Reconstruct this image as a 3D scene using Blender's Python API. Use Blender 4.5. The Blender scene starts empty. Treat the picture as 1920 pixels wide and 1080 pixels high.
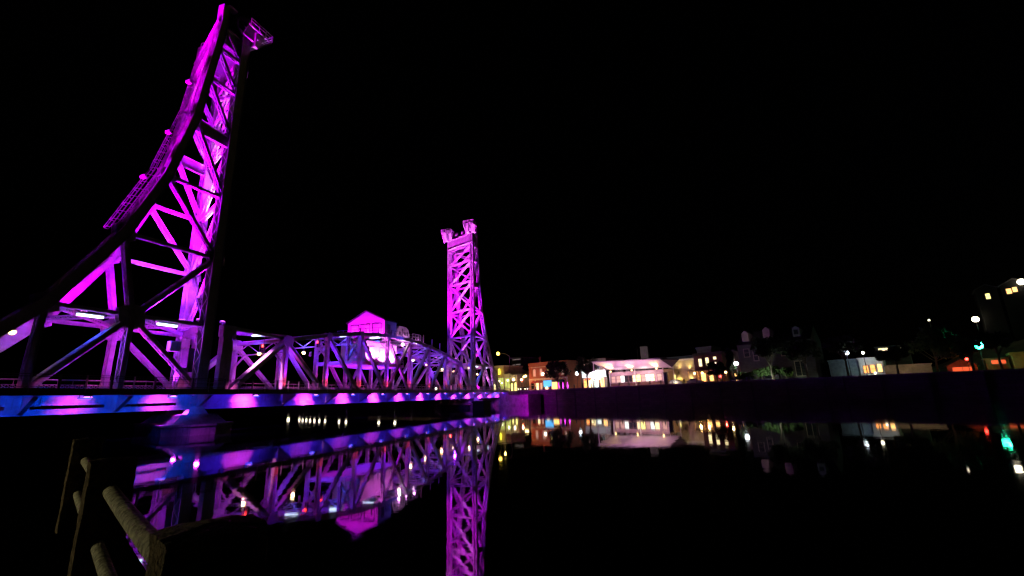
import bpy, math, random
from mathutils import Vector, Matrix
R = math.radians
random.seed(7)
C = bpy.context.scene
COL = C.collection
# ------------------------------------------------------------------ camera
# world axes: x runs along the bridge away from the camera, y to its left, z up; water level z = 0
F_PX, VX, VY, AZ = 823.54, 846.64, -2807.64, 17.84
up = Vector(((VX-960)/F_PX, -(VY-540)/F_PX, -1.0)).normalized()
fw = Vector((0, 0, -1.0)); fw = (fw-up*fw.dot(up)).normalized()
rt = fw.cross(up)
ca, sa = math.cos(R(AZ)), math.sin(R(AZ))
dx = fw*ca+rt*sa
dy = -rt*ca+fw*sa
cam = bpy.data.cameras.new("camera"); camo = bpy.data.objects.new("camera", cam); COL.objects.link(camo)
camo.matrix_world = Matrix((tuple(dx)+(0,), tuple(dy)+(0,), tuple(up)+(2.9,), (0, 0, 0, 1)))
cam.sensor_width = 36; cam.lens = F_PX/1920*36; cam.clip_start = .05; cam.clip_end = 4000
C.camera = camo
# ------------------------------------------------------------------ world, moon, exposure
W = bpy.data.worlds.new("World"); C.world = W; W.use_nodes = True
nt = W.node_tree; bg = nt.nodes["Background"]
sky = nt.nodes.new("ShaderNodeTexSky"); sky.sky_type = 'NISHITA'; sky.sun_disc = False
sky.sun_elevation = R(-4); sky.sun_rotation = R(200)
nt.links.new(sky.outputs[0], bg.inputs[0]); bg.inputs[1].default_value = .004
sl = bpy.data.lights.new("moon", 'SUN'); sl.energy = .0015; sl.angle = R(.5); sl.color = (.8, .85, 1)
so = bpy.data.objects.new("moon", sl); COL.objects.link(so); so.rotation_euler = (R(60), 0, R(70))
C.view_settings.view_transform = 'Standard'; C.view_settings.look = 'None'
C.view_settings.exposure = .55; C.view_settings.gamma = 1
C.render.engine = 'CYCLES'
C.cycles.use_denoising = True
C.cycles.max_bounces = 5; C.cycles.glossy_bounces = 3; C.cycles.diffuse_bounces = 2
C.cycles.sample_clamp_indirect = 4; C.cycles.use_light_tree = True
C.cycles.caustics_reflective = False; C.cycles.caustics_refractive = False
MAG = (.62, .0, 1); PUR = (.26, .01, 1); BLU = (.04, .05, 1); WRM = (1, .72, .28); COOL = (.75, .85, 1)

# ------------------------------------------------------------------ materials
def mat(name, col, rough=.6, metal=0, var=.25, scale=1.5, bump=0, bscale=20, spec=.4, em=None, es=0):
    m = bpy.data.materials.new(name); m.use_nodes = True; n = m.node_tree; b = n.nodes["Principled BSDF"]
    b.inputs["Roughness"].default_value = rough; b.inputs["Metallic"].default_value = metal
    b.inputs["Specular IOR Level"].default_value = spec
    tc = n.nodes.new("ShaderNodeTexCoord")
    nz = n.nodes.new("ShaderNodeTexNoise"); nz.inputs["Scale"].default_value = scale; nz.inputs["Distortion"].default_value = .3; nz.inputs["Detail"].default_value = 6
    nz.inputs["Roughness"].default_value = .65
    n.links.new(tc.outputs["Object"], nz.inputs["Vector"])
    mx = n.nodes.new("ShaderNodeMix"); mx.data_type = 'RGBA'
    mx.inputs[6].default_value = tuple(c*(1-var) for c in col)+(1,)
    mx.inputs[7].default_value = tuple(min(1, c*(1+var)) for c in col)+(1,)
    cr = n.nodes.new("ShaderNodeMapRange"); cr.inputs[1].default_value = .35; cr.inputs[2].default_value = .65
    n.links.new(nz.outputs[0], cr.inputs[0]); n.links.new(cr.outputs[0], mx.inputs[0])
    n.links.new(mx.outputs[2], b.inputs["Base Color"])
    if bump:
        n2 = n.nodes.new("ShaderNodeTexNoise"); n2.inputs["Scale"].default_value = bscale; n2.inputs["Detail"].default_value = 5
        n.links.new(tc.outputs["Object"], n2.inputs["Vector"])
        bp = n.nodes.new("ShaderNodeBump"); bp.inputs["Strength"].default_value = bump; bp.inputs["Distance"].default_value = .05
        n.links.new(n2.outputs[0], bp.inputs["Height"]); n.links.new(bp.outputs[0], b.inputs["Normal"])
    if em:
        b.inputs["Emission Color"].default_value = tuple(em)+(1,); b.inputs["Emission Strength"].default_value = es
    return m
def brick_mat(name, c1, c2, mortar, scale=1.0, bw=.6, bh=.25, rough=.85):
    m = mat(name, c1, rough); n = m.node_tree; b = n.nodes["Principled BSDF"]
    tc = n.nodes.new("ShaderNodeTexCoord"); mp = n.nodes.new("ShaderNodeMapping")
    mp.inputs["Rotation"].default_value = (R(90), 0, R(90))
    n.links.new(tc.outputs["Object"], mp.inputs[0])
    br = n.nodes.new("ShaderNodeTexBrick"); br.inputs["Scale"].default_value = scale
    br.inputs["Brick Width"].default_value = bw; br.inputs["Row Height"].default_value = bh
    br.inputs["Mortar Size"].default_value = .02
    br.inputs[1].default_value = c1+(1,); br.inputs[2].default_value = c2+(1,); br.inputs[3].default_value = mortar+(1,)
    # object y,z -> texture x,y
    cx = n.nodes.new("ShaderNodeSeparateXYZ"); cc = n.nodes.new("ShaderNodeCombineXYZ")
    n.links.new(tc.outputs["Object"], cx.inputs[0]); n.links.new(cx.outputs[1], cc.inputs[0]); n.links.new(cx.outputs[2], cc.inputs[1])
    n.links.new(cc.outputs[0], br.inputs[0])
    n.links.new(br.outputs[0], b.inputs["Base Color"])
    return m
def emat(name, col, s):
    m = bpy.data.materials.new(name); m.use_nodes = True; n = m.node_tree
    b = n.nodes["Principled BSDF"]; b.inputs["Base Color"].default_value = tuple(c*.5 for c in col)+(1,)
    b.inputs["Emission Color"].default_value = tuple(col)+(1,); b.inputs["Emission Strength"].default_value = s
    return m
steel = mat("painted_steel", (.40, .41, .40), .5, .0, .22, .9, .25, 14)
def streak(m, col=(.16, .09, .06), amt=.75):
    n = m.node_tree; b = n.nodes["Principled BSDF"]; src = b.inputs["Base Color"].links[0].from_socket
    tc = n.nodes.new("ShaderNodeTexCoord"); mp = n.nodes.new("ShaderNodeMapping"); mp.inputs["Scale"].default_value = (2.6, 2.6, .35)
    z = n.nodes.new("ShaderNodeTexNoise"); z.inputs["Scale"].default_value = 1.3; z.inputs["Detail"].default_value = 8; z.inputs["Roughness"].default_value = .7
    n.links.new(tc.outputs["Object"], mp.inputs[0]); n.links.new(mp.outputs[0], z.inputs["Vector"])
    r = n.nodes.new("ShaderNodeMapRange"); r.inputs[1].default_value = .52; r.inputs[2].default_value = .72; r.inputs[4].default_value = amt
    n.links.new(z.outputs[0], r.inputs[0]); mx = n.nodes.new("ShaderNodeMix"); mx.data_type = 'RGBA'; mx.inputs[7].default_value = col+(1,)
    n.links.new(r.outputs[0], mx.inputs[0]); n.links.new(src, mx.inputs[6]); n.links.new(mx.outputs[2], b.inputs["Base Color"])
streak(steel, amt=.5)
steel_dark = mat("dark_steel", (.09, .09, .10), .5, .3, .2, 2)
galv = mat("galvanised_steel", (.30, .31, .32), .4, .6, .2, 3)
asphalt = mat("asphalt", (.05, .05, .052), .9, 0, .3, 3)
concrete = mat("weathered_concrete", (.30, .29, .27), .9, 0, .35, .7, .5, 3)
streak(concrete, (.10, .095, .085), .8)
housewall = mat("white_siding", (.62, .60, .60), .6, 0, .08, 1)
roofm = mat("dark_roofing", (.05, .05, .055), .8, 0, .3, 1)
glassm = mat("dark_glass", (.02, .025, .03), .12, 0, .1, 1, spec=.6)
M_cool = emat("cool_tube", (.62, .82, 1), 3.2); M_mag = emat("magenta_flood", (1, .2, 1), 9)
M_warm = emat("warm_bulb", (1, .66, .22), 8); M_warmw = emat("warm_white_bulb", (1, .86, .6), 6)
M_white = emat("white_bulb", (.85, .93, 1), 7); M_red = emat("red_lens", (1, .03, .02), 14); M_grn = emat("green_lens", (.02, 1, .45), 40)
M_blue = emat("blue_led", (.03, .06, 1), 8); M_mwhite = emat("pink_white_flood", (1, .55, .95), 7)

# ------------------------------------------------------------------ mesh helpers
class MB:
    def __init__(s): s.v = []; s.f = []
    def add(s, vs, fs):
        o = len(s.v); s.v += [tuple(v) for v in vs]; s.f += [tuple(i+o for i in f) for f in fs]
    def box(s, lo, hi):
        x0, y0, z0 = lo; x1, y1, z1 = hi
        s.add([(x0,y0,z0),(x1,y0,z0),(x1,y1,z0),(x0,y1,z0),(x0,y0,z1),(x1,y0,z1),(x1,y1,z1),(x0,y1,z1)],
              [(0,3,2,1),(4,5,6,7),(0,1,5,4),(1,2,6,5),(2,3,7,6),(3,0,4,7)])
    def bar(s, A, B, a, b, n=(0,1,0)):
        """box from A to B, size a along n and b in the third direction"""
        A = Vector(A); B = Vector(B); ax = (B-A)
        if ax.length < 1e-6: return
        ax.normalize(); n = Vector(n); n = n-ax*n.dot(ax)
        if n.length < 1e-4: n = ax.orthogonal()
        n.normalize(); m = ax.cross(n); p = n*(a/2); q = m*(b/2)
        vs = [A-p-q, A+p-q, A+p+q, A-p+q, B-p-q, B+p-q, B+p+q, B-p+q]
        s.add(vs, [(0,3,2,1),(4,5,6,7),(0,1,5,4),(1,2,6,5),(2,3,7,6),(3,0,4,7)])
    def tube(s, pts, r, n=10, cap=True):
        pts = [Vector(p) for p in pts]; rr = r if isinstance(r, (list, tuple)) else [r]*len(pts)
        o = len(s.v); ref = None
        for i, p in enumerate(pts):
            t = (pts[min(i+1, len(pts)-1)]-pts[max(i-1, 0)]).normalized()
            if ref is None: ref = t.orthogonal().normalized()
            ref = (ref-t*ref.dot(t)).normalized(); b = t.cross(ref)
            for k in range(n):
                a = 2*math.pi*k/n; s.v.append(tuple(p+(ref*math.cos(a)+b*math.sin(a))*rr[i]))
        for i in range(len(pts)-1):
            for k in range(n):
                s.f.append((o+i*n+k, o+i*n+(k+1)%n, o+(i+1)*n+(k+1)%n, o+(i+1)*n+k))
        if cap:
            s.f.append(tuple(o+k for k in range(n))[::-1]); s.f.append(tuple(o+(len(pts)-1)*n+k for k in range(n)))
    def ball(s, c, r, n=10, sc=(1,1,1)):
        c = Vector(c); o = len(s.v); h = n//2
        for i in range(h+1):
            th = math.pi*i/h
            for k in range(n):
                a = 2*math.pi*k/n
                s.v.append((c.x+r*sc[0]*math.sin(th)*math.cos(a), c.y+r*sc[1]*math.sin(th)*math.sin(a), c.z+r*sc[2]*math.cos(th)))
        for i in range(h):
            for k in range(n):
                s.f.append((o+i*n+k, o+(i+1)*n+k, o+(i+1)*n+(k+1)%n, o+i*n+(k+1)%n))
    def prism(s, pts, ext):
        """polygon pts (3D) extruded by vector ext"""
        e = Vector(ext); n = len(pts); a = [Vector(p) for p in pts]
        s.add(a+[p+e for p in a], [tuple(range(n))[::-1], tuple(range(n, 2*n))]+[(i, (i+1)%n, n+(i+1)%n, n+i) for i in range(n)])
    def laced(s, A, B, w, h, n=(0,1,0), pitch=None, lace=True, t=.04):
        A = Vector(A); B = Vector(B); ax = B-A; L = ax.length; ax.normalize()
        n = Vector(n); n = (n-ax*n.dot(ax)).normalized(); m = ax.cross(n)
        for sg in (-1, 1):
            o = n*(sg*(w/2-t/2)); s.bar(A+o, B+o, t, h, n)
            for sh in (-1, 1):
                o2 = n*(sg*(w/2+.035))+m*(sh*(h/2-.012)); s.bar(A+o2, B+o2, .07, .02, n)
        if not lace:
            for sh in (-1, 1): s.bar(A+m*(sh*(h/2-.03)), B+m*(sh*(h/2-.03)), w-2*t-.004, .02, n)
            return
        pitch = pitch or w*.9; k = max(2, int(L/pitch))
        for sh in (-1, 1):
            mo = m*(sh*(h/2+.004))
            for i in range(k):
                sg = 1 if i % 2 else -1
                p = A+ax*(L*i/k)+n*(sg*(w/2-.03))+mo; q = A+ax*(L*(i+1)/k)-n*(sg*(w/2-.03))+mo
                s.bar(p, q, .09, .016, ax.cross((q-p).normalized()).normalized().cross((q-p).normalized()))
            for e0, e1 in ((0, .7), (L-.7, L)):
                s.bar(A+ax*e0+mo*1.01, A+ax*e1+mo*1.01, w-.02, .02, n)
    def build(s, name, m, parent=None, smooth=False):
        me = bpy.data.meshes.new(name); me.from_pydata(s.v, [], s.f); me.materials.append(m); me.update()
        if smooth:
            for p in me.polygons: p.use_smooth = True
        o = bpy.data.objects.new(name, me); COL.objects.link(o)
        if parent: o.parent = parent
        return o
def tag(o, label=None, cat=None, group=None, kind=None):
    if label: o["label"] = label
    if cat: o["category"] = cat
    if group: o["group"] = group
    if kind: o["kind"] = kind
    return o
def empty(name, loc=(0,0,0), rz=0, label=None, cat=None, group=None):
    o = bpy.data.objects.new(name, None); COL.objects.link(o); o.location = loc; o.rotation_euler.z = rz
    o.empty_display_size = .3
    return tag(o, label, cat, group)
def copy_tree(o, parent=None):
    c = o.copy(); COL.objects.link(c); c.parent = parent
    for ch in list(o.children): copy_tree(ch, c)
    return c
def spot(name, loc, tgt, power, col, size=60, parent=None, blend=.6, rad=.15):
    l = bpy.data.lights.new(name, 'SPOT'); l.energy = power; l.color = col; l.spot_size = R(size); l.spot_blend = blend; l.shadow_soft_size = rad
    o = bpy.data.objects.new(name, l); COL.objects.link(o); o.location = loc
    o.rotation_euler = (Vector(tgt)-Vector(loc)).to_track_quat('-Z', 'Y').to_euler()
    if parent: o.parent = parent
    return o
def point(name, loc, power, col, parent=None, rad=.12):
    l = bpy.data.lights.new(name, 'POINT'); l.energy = power; l.color = col; l.shadow_soft_size = rad
    o = bpy.data.objects.new(name, l); COL.objects.link(o); o.location = loc
    if parent: o.parent = parent
    return o
ORD = ['first', 'second', 'third', 'fourth', 'fifth', 'sixth', 'seventh', 'eighth', 'ninth', 'tenth', 'eleventh', 'twelfth', 'thirteenth', 'fourteenth', 'fifteenth', 'sixteenth', 'seventeenth', 'eighteenth']

CX, CY = 4.2, 9.5          # skewed step from the near truss to the far truss
Z = 2.9                    # height of the eye above the water
# ------------------------------------------------------------------ lift tower (near one built, far one is its turned copy)
UF = [(0,1.8),(0,9.2),(0,17.5),(0,25.4),(0,33.9),(0,40.4),(0,45.4),(0,49.0)]
UR = [(21.5,1.8),(14.7,9.2),(9.9,17.4),(6.9,25.3),(4.9,33.9),(4.2,40.4),(3.6,45.4),(3.3,49.0),(3.3,51.8)]
def N(u, z, sd): return Vector((-u+sd*CX/2, sd*CY/2, z+Z))
def make_tower():
    root = empty('lift_tower', (37.5+CX/2, 50+CY/2, 0))
    for sd in (-1, 1):
        b = MB(); b.laced(N(0, 1.2, sd), N(0, 49.4, sd), .85, 1.25, pitch=1.1); b.build('front_leg', steel, root)
        b = MB()
        for i in range(len(UR)-1):
            A = N(*UR[i], sd); B = N(*UR[i+1], sd)
            b.laced(A, B, .9 if i < 3 else .8, (1.35 if sd > 0 else 1.0) if i < 3 else .9, pitch=.8)
            if i >= 3 and sd < 0:
                ax = (B-A).normalized(); mm = ax.cross(Vector((0, 1, 0))); mm = mm if mm.x < 0 else -mm; b.bar(A+mm*.49, B+mm*.49, 1.0, .03)
        # curved tip of the rear leg
        T = N(*UR[-1], sd); b.bar(T, T+Vector((.5, 0, .5)), .8, .35); b.bar(T+Vector((.5, 0, .5)), T+Vector((1.5, 0, .55)), .8, .3)
        b.build('rear_leg', steel, root)
        def mem(name, a, c, w=.5, h=.5, lace=True):
            m = MB(); m.laced(N(*a, sd), N(*c, sd), w, h, lace=lace, pitch=.55); m.build(name, steel, root)
        mem('post', (14.7, 9.2), (14.9, 1.8), .5, .5); mem('post', (8, 9.0), (8, 1.8), .55, .5)
        mem('strut', (0, 9.2), (14.7, 9.2), .5, .35)
        mem('strut', (0, 17.5), (9.9, 17.4), .42, .38); mem('strut', (0, 25.4), (6.9, 25.3), .42, .35)
        mem('strut', (0, 40.4), (4.2, 40.4), .42, .35); mem('strut', (0, 45.4), (3.6, 45.4), .42, .4)
        mem('brace', (8, 9.0), (14.9, 1.8), .55, .5); mem('brace', (8, 9.0), (0, 1.8), .5, .45)
        mem('brace', (8, 9.0), (0, 17.5), .5, .5); mem('brace', (9.9, 17.4), (8, 9.0), .5, .5)
        mem('brace', (6.9, 25.3), (0, 17.5), .42, .42); mem('brace', (4.9, 33.9), (0, 25.4), .42, .42)
        mem('brace', (4.2, 40.4), (0, 33.9), .42, .4); mem('brace', (3.6, 45.4), (0, 40.4), .42, .38)
        mem('brace', (3.3, 49), (0, 45.4), .4, .36)
        for (u, z, r) in [(0,9.2,.9),(8,9.0,1.35),(14.7,9.2,1.0),(0,17.5,1.1),(9.9,17.4,1.05),(0,25.4,.95),(6.9,25.3,.9),(4.9,33.9,.8),(0,33.9,.9),(0,40.4,.75),(4.2,40.4,.7),(0,45.4,.7),(3.6,45.4,.6)]:
            g = MB()
            for e in (-.28, .24):
                c = N(u, z, sd)+Vector((0, e, 0))
                pts = [c+Vector((math.cos(a)*r*(1.15 if k % 2 else .9), 0, math.sin(a)*r)) for k, a in enumerate([2*math.pi*i/8+.2 for i in range(8)])]
                g.prism(pts, (0, .04, 0))
            g.build('gusset_plate', steel, root)
        m = MB(); A = N(.3, 33.1, sd); B = N(5.0, 33.1, sd)    # deep plate girder at mid height
        m.bar(A, B, .06, 1.5); m.bar(A+Vector((0,0,.75)), B+Vector((0,0,.75)), .4, .05); m.bar(A-Vector((0,0,.75)), B-Vector((0,0,.75)), .4, .05)
        m.build('plate_girder', steel, root)
        m = MB(); A = N(.3, 47.7, sd); B = N(3.3, 47.7, sd)
        m.bar(A, B, .06, 2.2); m.bar(A+Vector((0,0,1.1)), B+Vector((0,0,1.1)), .5, .05); m.build('plate_girder', steel, root)
        # sheave on top of each front leg
        sh = empty('sheave', N(-.1, 51.0, sd)); sh.parent = root
        w = MB(); rr = 1.75; nn = 28
        for y0, y1, r0, r1 in ((-.28, .28, rr-.16, rr), (-.34, -.28, rr-.2, rr+.1), (.28, .34, rr-.2, rr+.1)):
            for k in range(nn):
                a0, a1 = 2*math.pi*k/nn, 2*math.pi*(k+1)/nn
                pts = [(math.cos(a0)*r0, y0, math.sin(a0)*r0), (math.cos(a0)*r1, y0, math.sin(a0)*r1), (math.cos(a1)*r1, y0, math.sin(a1)*r1), (math.cos(a1)*r0, y0, math.sin(a1)*r0)]
                w.prism(pts, (0, y1-y0, 0))
        w.build('rim', steel_dark, sh)
        w = MB()
        for k in range(8):
            a = math.pi*k/4; w.bar((0, 0, 0), (math.cos(a)*(rr-.17), 0, math.sin(a)*(rr-.17)), .2, .16)
        w.tube([(0, -.6, 0), (0, .6, 0)], .32, 14); w.build('spokes', steel_dark, sh)
        # service platform overhanging the channel below the sheave
        pf = MB()
        x0 = -.8; P = lambda x, y, z: N(-x, z, sd)+Vector((0, y, 0))
        for y in (-1.5, -.5, .5, 1.5): pf.bar(P(x0, y, 51.0), P(2.9, y, 51.0), .1, .2)
        for x in (.9, 2.0, 2.9): pf.bar(P(x, -1.6, 51.14), P(x, 1.6, 51.14), .2, .08, (0, 0, 1))
        for y in (-1.5, 1.5): pf.bar(P(.7, y, 48.2), P(2.8, y, 50.9), .16, .2); pf.bar(P(.7, y, 49.6), P(1.7, y, 50.9), .14, .16)
        pf.build('sheave_platform', steel, root)
        for y in (-1.2, .5):
            bx_ = MB(); bx_.prism([P(.62, y, 48.6), P(1.3, y, 48.9), P(2.0, y, 50.88), P(.62, y, 50.88)], (0, .7, 0)); bx_.build('support_bracket', steel, root)
        rl = MB()
        for y in (-1.6, 1.6):
            for h in (.45, .9): rl.bar(P(-.6, y, 51.2+h), P(2.95, y, 51.2+h), .06, .06)
        for h in (.45, .9): rl.bar(P(2.95, -1.6, 51.2+h), P(2.95, 1.6, 51.2+h), .06, .06)
        for x, y in ((-.6,-1.6),(.7,-1.6),(1.8,-1.6),(2.95,-1.6),(2.95,0),(2.95,1.6),(1.8,1.6),(.7,1.6)): rl.bar(P(x, y, 51.1), P(x, y, 52.12), .06, .06)
        rl.build('platform_railing', steel, root)
        # housing around the sheave bearings
        for y in (-.95, .75):
            hb = MB(); hb.prism([P(-1.0, y, 49.4), P(1.3, y, 49.4), P(.7, y, 51.2), P(-.5, y, 51.2)], (0, .2, 0)); hb.build('bearing_stand', steel, root)
    # cross frames: front (channel) face and rear face
    def cm(name, a, c, sa_, sc_, w=.42, h=.4, par=root, lace=True):
        A = N(*a, sa_); B = N(*c, sc_); m = MB(); nrm = Vector((CY, -CX, 0)).normalized()
        m.laced(A, B, w, h, nrm, pitch=.55, lace=lace); m.build(name, steel, par)
    for lv in ([(UF[i], UF[i+1]) for i in range(1, 6)]):
        a, c = lv
        cm('strut', c, c, -1, 1, .42, .42)
        cm('brace', a, c, -1, 1, .4, .38); cm('brace', c, a, -1, 1, .36, .34)
    cm('strut', UF[1], UF[1], -1, 1, .5, .9)
    for i in range(1, 6):
        a, c = UR[i], UR[i+1]
        cm('strut', c, c, -1, 1, .4, .4)
        cm('brace', a, c, -1, 1, .38, .34); cm('brace', c, a, -1, 1, .34, .3)
    cm('strut', UR[1], UR[1], -1, 1, .5, .7); cm('strut', (8, 9.0), (8, 9.0), -1, 1, .5, .7)
    # horizontal X bracing at portal level
    for a, c in (((0,9.3),(8,9.2)), ((8,9.2),(14.7,9.3))):
        m = MB(); m.laced(N(*a, -1), N(*c, 1), .3, .3, (0,0,1)); m.build('brace', steel, root)
        m = MB(); m.laced(N(*a, 1), N(*c, -1), .3, .3, (0,0,1)); m.build('brace', steel, root)
    # grooved top girder facing the channel and its twin at the back
    for u, nm in ((-.55, 'top_girder'), (3.9, 'top_girder')):
        m = MB(); A = N(u, 47.3, -1); B = N(u, 47.3, 1); ax = (B-A).normalized(); nr = Vector((ax.y, -ax.x, 0))
        A = A-ax*.4; B = B+ax*.4
        m.bar(A, B, .06, 2.9, nr)
        for zz in (-1.45, 1.45): m.bar(A+Vector((0,0,zz)), B+Vector((0,0,zz)), .5, .06, nr)
        k = 16
        for i in range(k+1):
            p = A.lerp(B, i/k); m.bar(p-Vector((0,0,1.4)), p+Vector((0,0,1.4)), .28, .05, nr)
        m.build(nm, steel, root)
    # machine deck between the sheaves
    m = MB(); m.prism([N(-.4,49.1,-1), N(3.6,49.1,-1), N(3.6,49.1,1), N(-.4,49.1,1)], (0,0,.12)); m.build('machine_deck', steel_dark, root)
    for kk in (.36, .62):
        m = MB(); c = N(.4, 50.1, -1).lerp(N(.4, 50.1, 1), kk); m.tube([c-Vector((0, .5, 0)), c+Vector((0, .5, 0))], .95, 18); m.build('cable_drum', steel, root)
        m = MB(); m.box(tuple(c+Vector((-1.6, -.6, -1))), tuple(c+Vector((-.9, .5, .7)))); m.build('motor_housing', steel, root)
    m = MB()
    for i in range(9):
        p = N(.2, 49.3, -1).lerp(N(.2, 49.3, 1), (i+1)/10); m.bar(p, p+Vector((0,0,1.1)), .06, .06)
    m.bar(N(.2,50.4,-1), N(.2,50.4,1), .06, .06); m.bar(N(.2,49.9,-1), N(.2,49.9,1), .05, .05)
    m.build('machine_deck_railing', steel, root)
    # caged ladder up the near rear leg, with rest platforms
    cg = MB(); pts = []
    for i in range(2, 6):
        A = N(*UR[i], -1); B = N(*UR[i+1], -1); k = int((B-A).length/1.05)
        for j in range(k): pts.append(A.lerp(B, j/k)+Vector((-1.15, -.1, 0)))
    for p in pts:
        h = [p+Vector((-math.sin(a)*.62, math.cos(a)*.5, 0)) for a in [math.pi*i/6 for i in range(7)]]
        for a, c in zip(h, h[1:]): cg.bar(a, c, .035, .035, (0,0,1))
    for j in range(7):
        a = math.pi*j/6; off = Vector((-math.sin(a)*.62, math.cos(a)*.5, 0))
        for p, q in zip(pts, pts[1:]): cg.bar(p+off, q+off, .03, .02)
    cg.build('ladder_cage', galv, root)
    ld = MB()
    for e in (-.25, .25):
        for p, q in zip(pts, pts[1:]): ld.bar(p+Vector((.25, e, 0)), q+Vector((.25, e, 0)), .05, .06)
    for p, q in zip(pts, pts[1:]):
        for j in range(3):
            r = p.lerp(q, j/3)+Vector((.25, 0, 0)); ld.bar(r+Vector((0,-.25,0)), r+Vector((0,.25,0)), .03, .03)
    ld.build('ladder', galv, root)
    for zz in (24, 30.5, 38):
        pt = min(pts, key=lambda p: abs(p.z-zz-Z)); m = MB(); m.box((pt.x-.9, pt.y-.3, pt.z-.5), (pt.x-.5, pt.y+.3, pt.z-.46))
        m.box((pt.x-.9, pt.y-.3, pt.z-.5), (pt.x-.87, pt.y+.3, pt.z-.2)); m.build('rest_platform', steel, root)
    # drive cabinets and guide rails at the foot of the front legs
    m = MB(); m.box(tuple(N(1.5, 2.0, -1)+Vector((-.5, .5, 0))), tuple(N(1.5, 4.3, -1)+Vector((.4, 1.3, 0)))); m.build('control_cabinet', steel, root)
    m = MB(); m.box(tuple(N(-.1, 3.9, -1)+Vector((-.9, 1.2, 0))), tuple(N(-.1, 6.6, -1)+Vector((1.0, 2.3, 0)))); m.build('machinery_box', steel_dark, root)
    m = MB(); m.box(tuple(N(2.9, 6.0, -1)+Vector((-.6, .3, 0))), tuple(N(2.9, 7.1, -1)+Vector((.5, .9, 0)))); m.build('control_cabinet', steel, root)
    return root
T1 = make_tower()
tag(T1, 'tall tapering lift tower on the left, nearest the camera, lit magenta', 'bridge tower', 'lift towers of the bridge')
# flood lamps of the tower (local coordinates; they stay with the tower)
def floods(root, k0=None):
    fx = []
    for k, (x, y, z, tx, ty, tz, p, s, c) in enumerate([
        (-3.2, -2.2, 13.0, 1.2, 4.0, 46, 90000, 60, MAG), (-3.4, 1.8, 13.0, 1.8, 4.6, 30, 26000, 90, (.5, .04, 1)),
        (-6.5, .5, 12.6, -1.8, -1.0, 50, 110000, 55, MAG), (-1.8, -3.0, 13.2, 2.2, 4.2, 18, 14000, 130, PUR),
        (-11.5, 0, 12.8, -8.5, 4.5, 22, 7000, 120, MAG),
        (-23.0, -4.3, 5.5, -5.4, -4.5, 47, 1700000, 22, (.85, 0, 1)), (3.6, 0, 14, 2.6, 0, 52, 60000, 32, (1, .45, .85))] if k0 is None else k0):
        h = empty('flood_lamp', (x, y, z)); h.parent = root
        m = MB(); m.box((-.25, -.2, -.35), (.25, .2, -.12)); m.bar((0, 0, -.35), (0, 0, -.8), .08, .08); m.build('housing', steel_dark, h)
        m = MB(); m.box((-.2, -.16, -.119), (.2, .16, -.09)); m.build('lens', M_mag, h)
        spot('tower_flood_light', (0, 0, 0), (tx-x, ty-y, tz-z), p, c, s, h, rad=.2)
floods(T1)
T2 = copy_tree(T1); T2.location = (117+CX/2, 50+CY/2, 0); T2.rotation_euler.z = math.pi
floods(T2, [(13.4, -1, 13.6, 0, 0, 36, 170000, 62, (.9, .01, 1)), (12.0, 1, 13.8, 1, 0, 51, 110000, 30, (1, .12, 1))])
tag(T2, 'smaller looking lift tower in the distance at the far end of the span', 'bridge tower')

# ------------------------------------------------------------------ lift span
PN = 8.3; S0 = 41.2
ND = [S0+PN*i for i in range(10)]
TZ = [None, 8.8, 10.5, 11.7, 12.3, 12.3, 11.7, 10.5, 8.8, None]
def Q(i, z, sd): return Vector((ND[i], 50+(CY if sd > 0 else 0), z+Z))
span = empty('lift_span', (78.5, 54.7, 4.4), 0, 'long truss span with arched top chord between the two towers', 'bridge span')
OFF = Vector(span.location)
def sb(m, name, mt=steel, par=span):
    o = m.build(name, mt, par); o.data.transform(Matrix.Translation(-OFF)); return o
for sd in (-1, 1):
    m = MB()
    for i in range(1, 8): m.laced(Q(i, TZ[i], sd), Q(i+1, TZ[i+1], sd), .7, .6, lace=True, pitch=.7)
    sb(m, 'top_chord')
    m = MB(); m.laced(Q(0, 1.6, sd), Q(1, 8.8, sd), .7, .65, lace=False); sb(m, 'end_post')
    m = MB(); m.laced(Q(9, 1.6, sd), Q(8, 8.8, sd), .7, .65, lace=False); sb(m, 'end_post')
    for i in range(1, 9):
        m = MB(); m.laced(Q(i, 1.2, sd), Q(i, TZ[i]-.2, sd), .5, .48, lace=i % 2 == 0); sb(m, 'hanger_post')
    for a, b in ((1,2),(2,3),(3,4),(8,7),(7,6),(6,5),(4,5),(5,4)):
        w = .45 if abs(a-b) and a not in (4, 5) else .3
        m = MB(); m.laced(Q(a, TZ[a]-.2, sd), Q(b, 1.5, sd), w, .48, lace=(a in (2, 7, 6, 8))); sb(m, 'diagonal')
    m = MB()
    for i in range(1, 9):
        for e in (-.42, .38):
            c = Q(i, TZ[i]-.15, sd)+Vector((0, e, 0)); r = .85 if i in (1, 8) else .6
            m.prism([c+Vector((math.cos(a)*r*1.15, 0, math.sin(a)*r)) for a in [2*math.pi*k/8+.3 for k in range(8)]], (0, .04, 0))
    sb(m, 'gusset_plates')
nrmc = Vector((1, 0, 0))
m = MB(); m.laced(Q(1, 10.5, 1), Q(1, 9.3, -1), .35, .5, nrmc, pitch=.6); sb(m, 'portal_lattice')
m = MB(); m.laced((41.0, 50.0, 9.4+Z), Q(1, 9.0, -1), .35, .4, pitch=.6); sb(m, 'portal_lattice')
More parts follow.
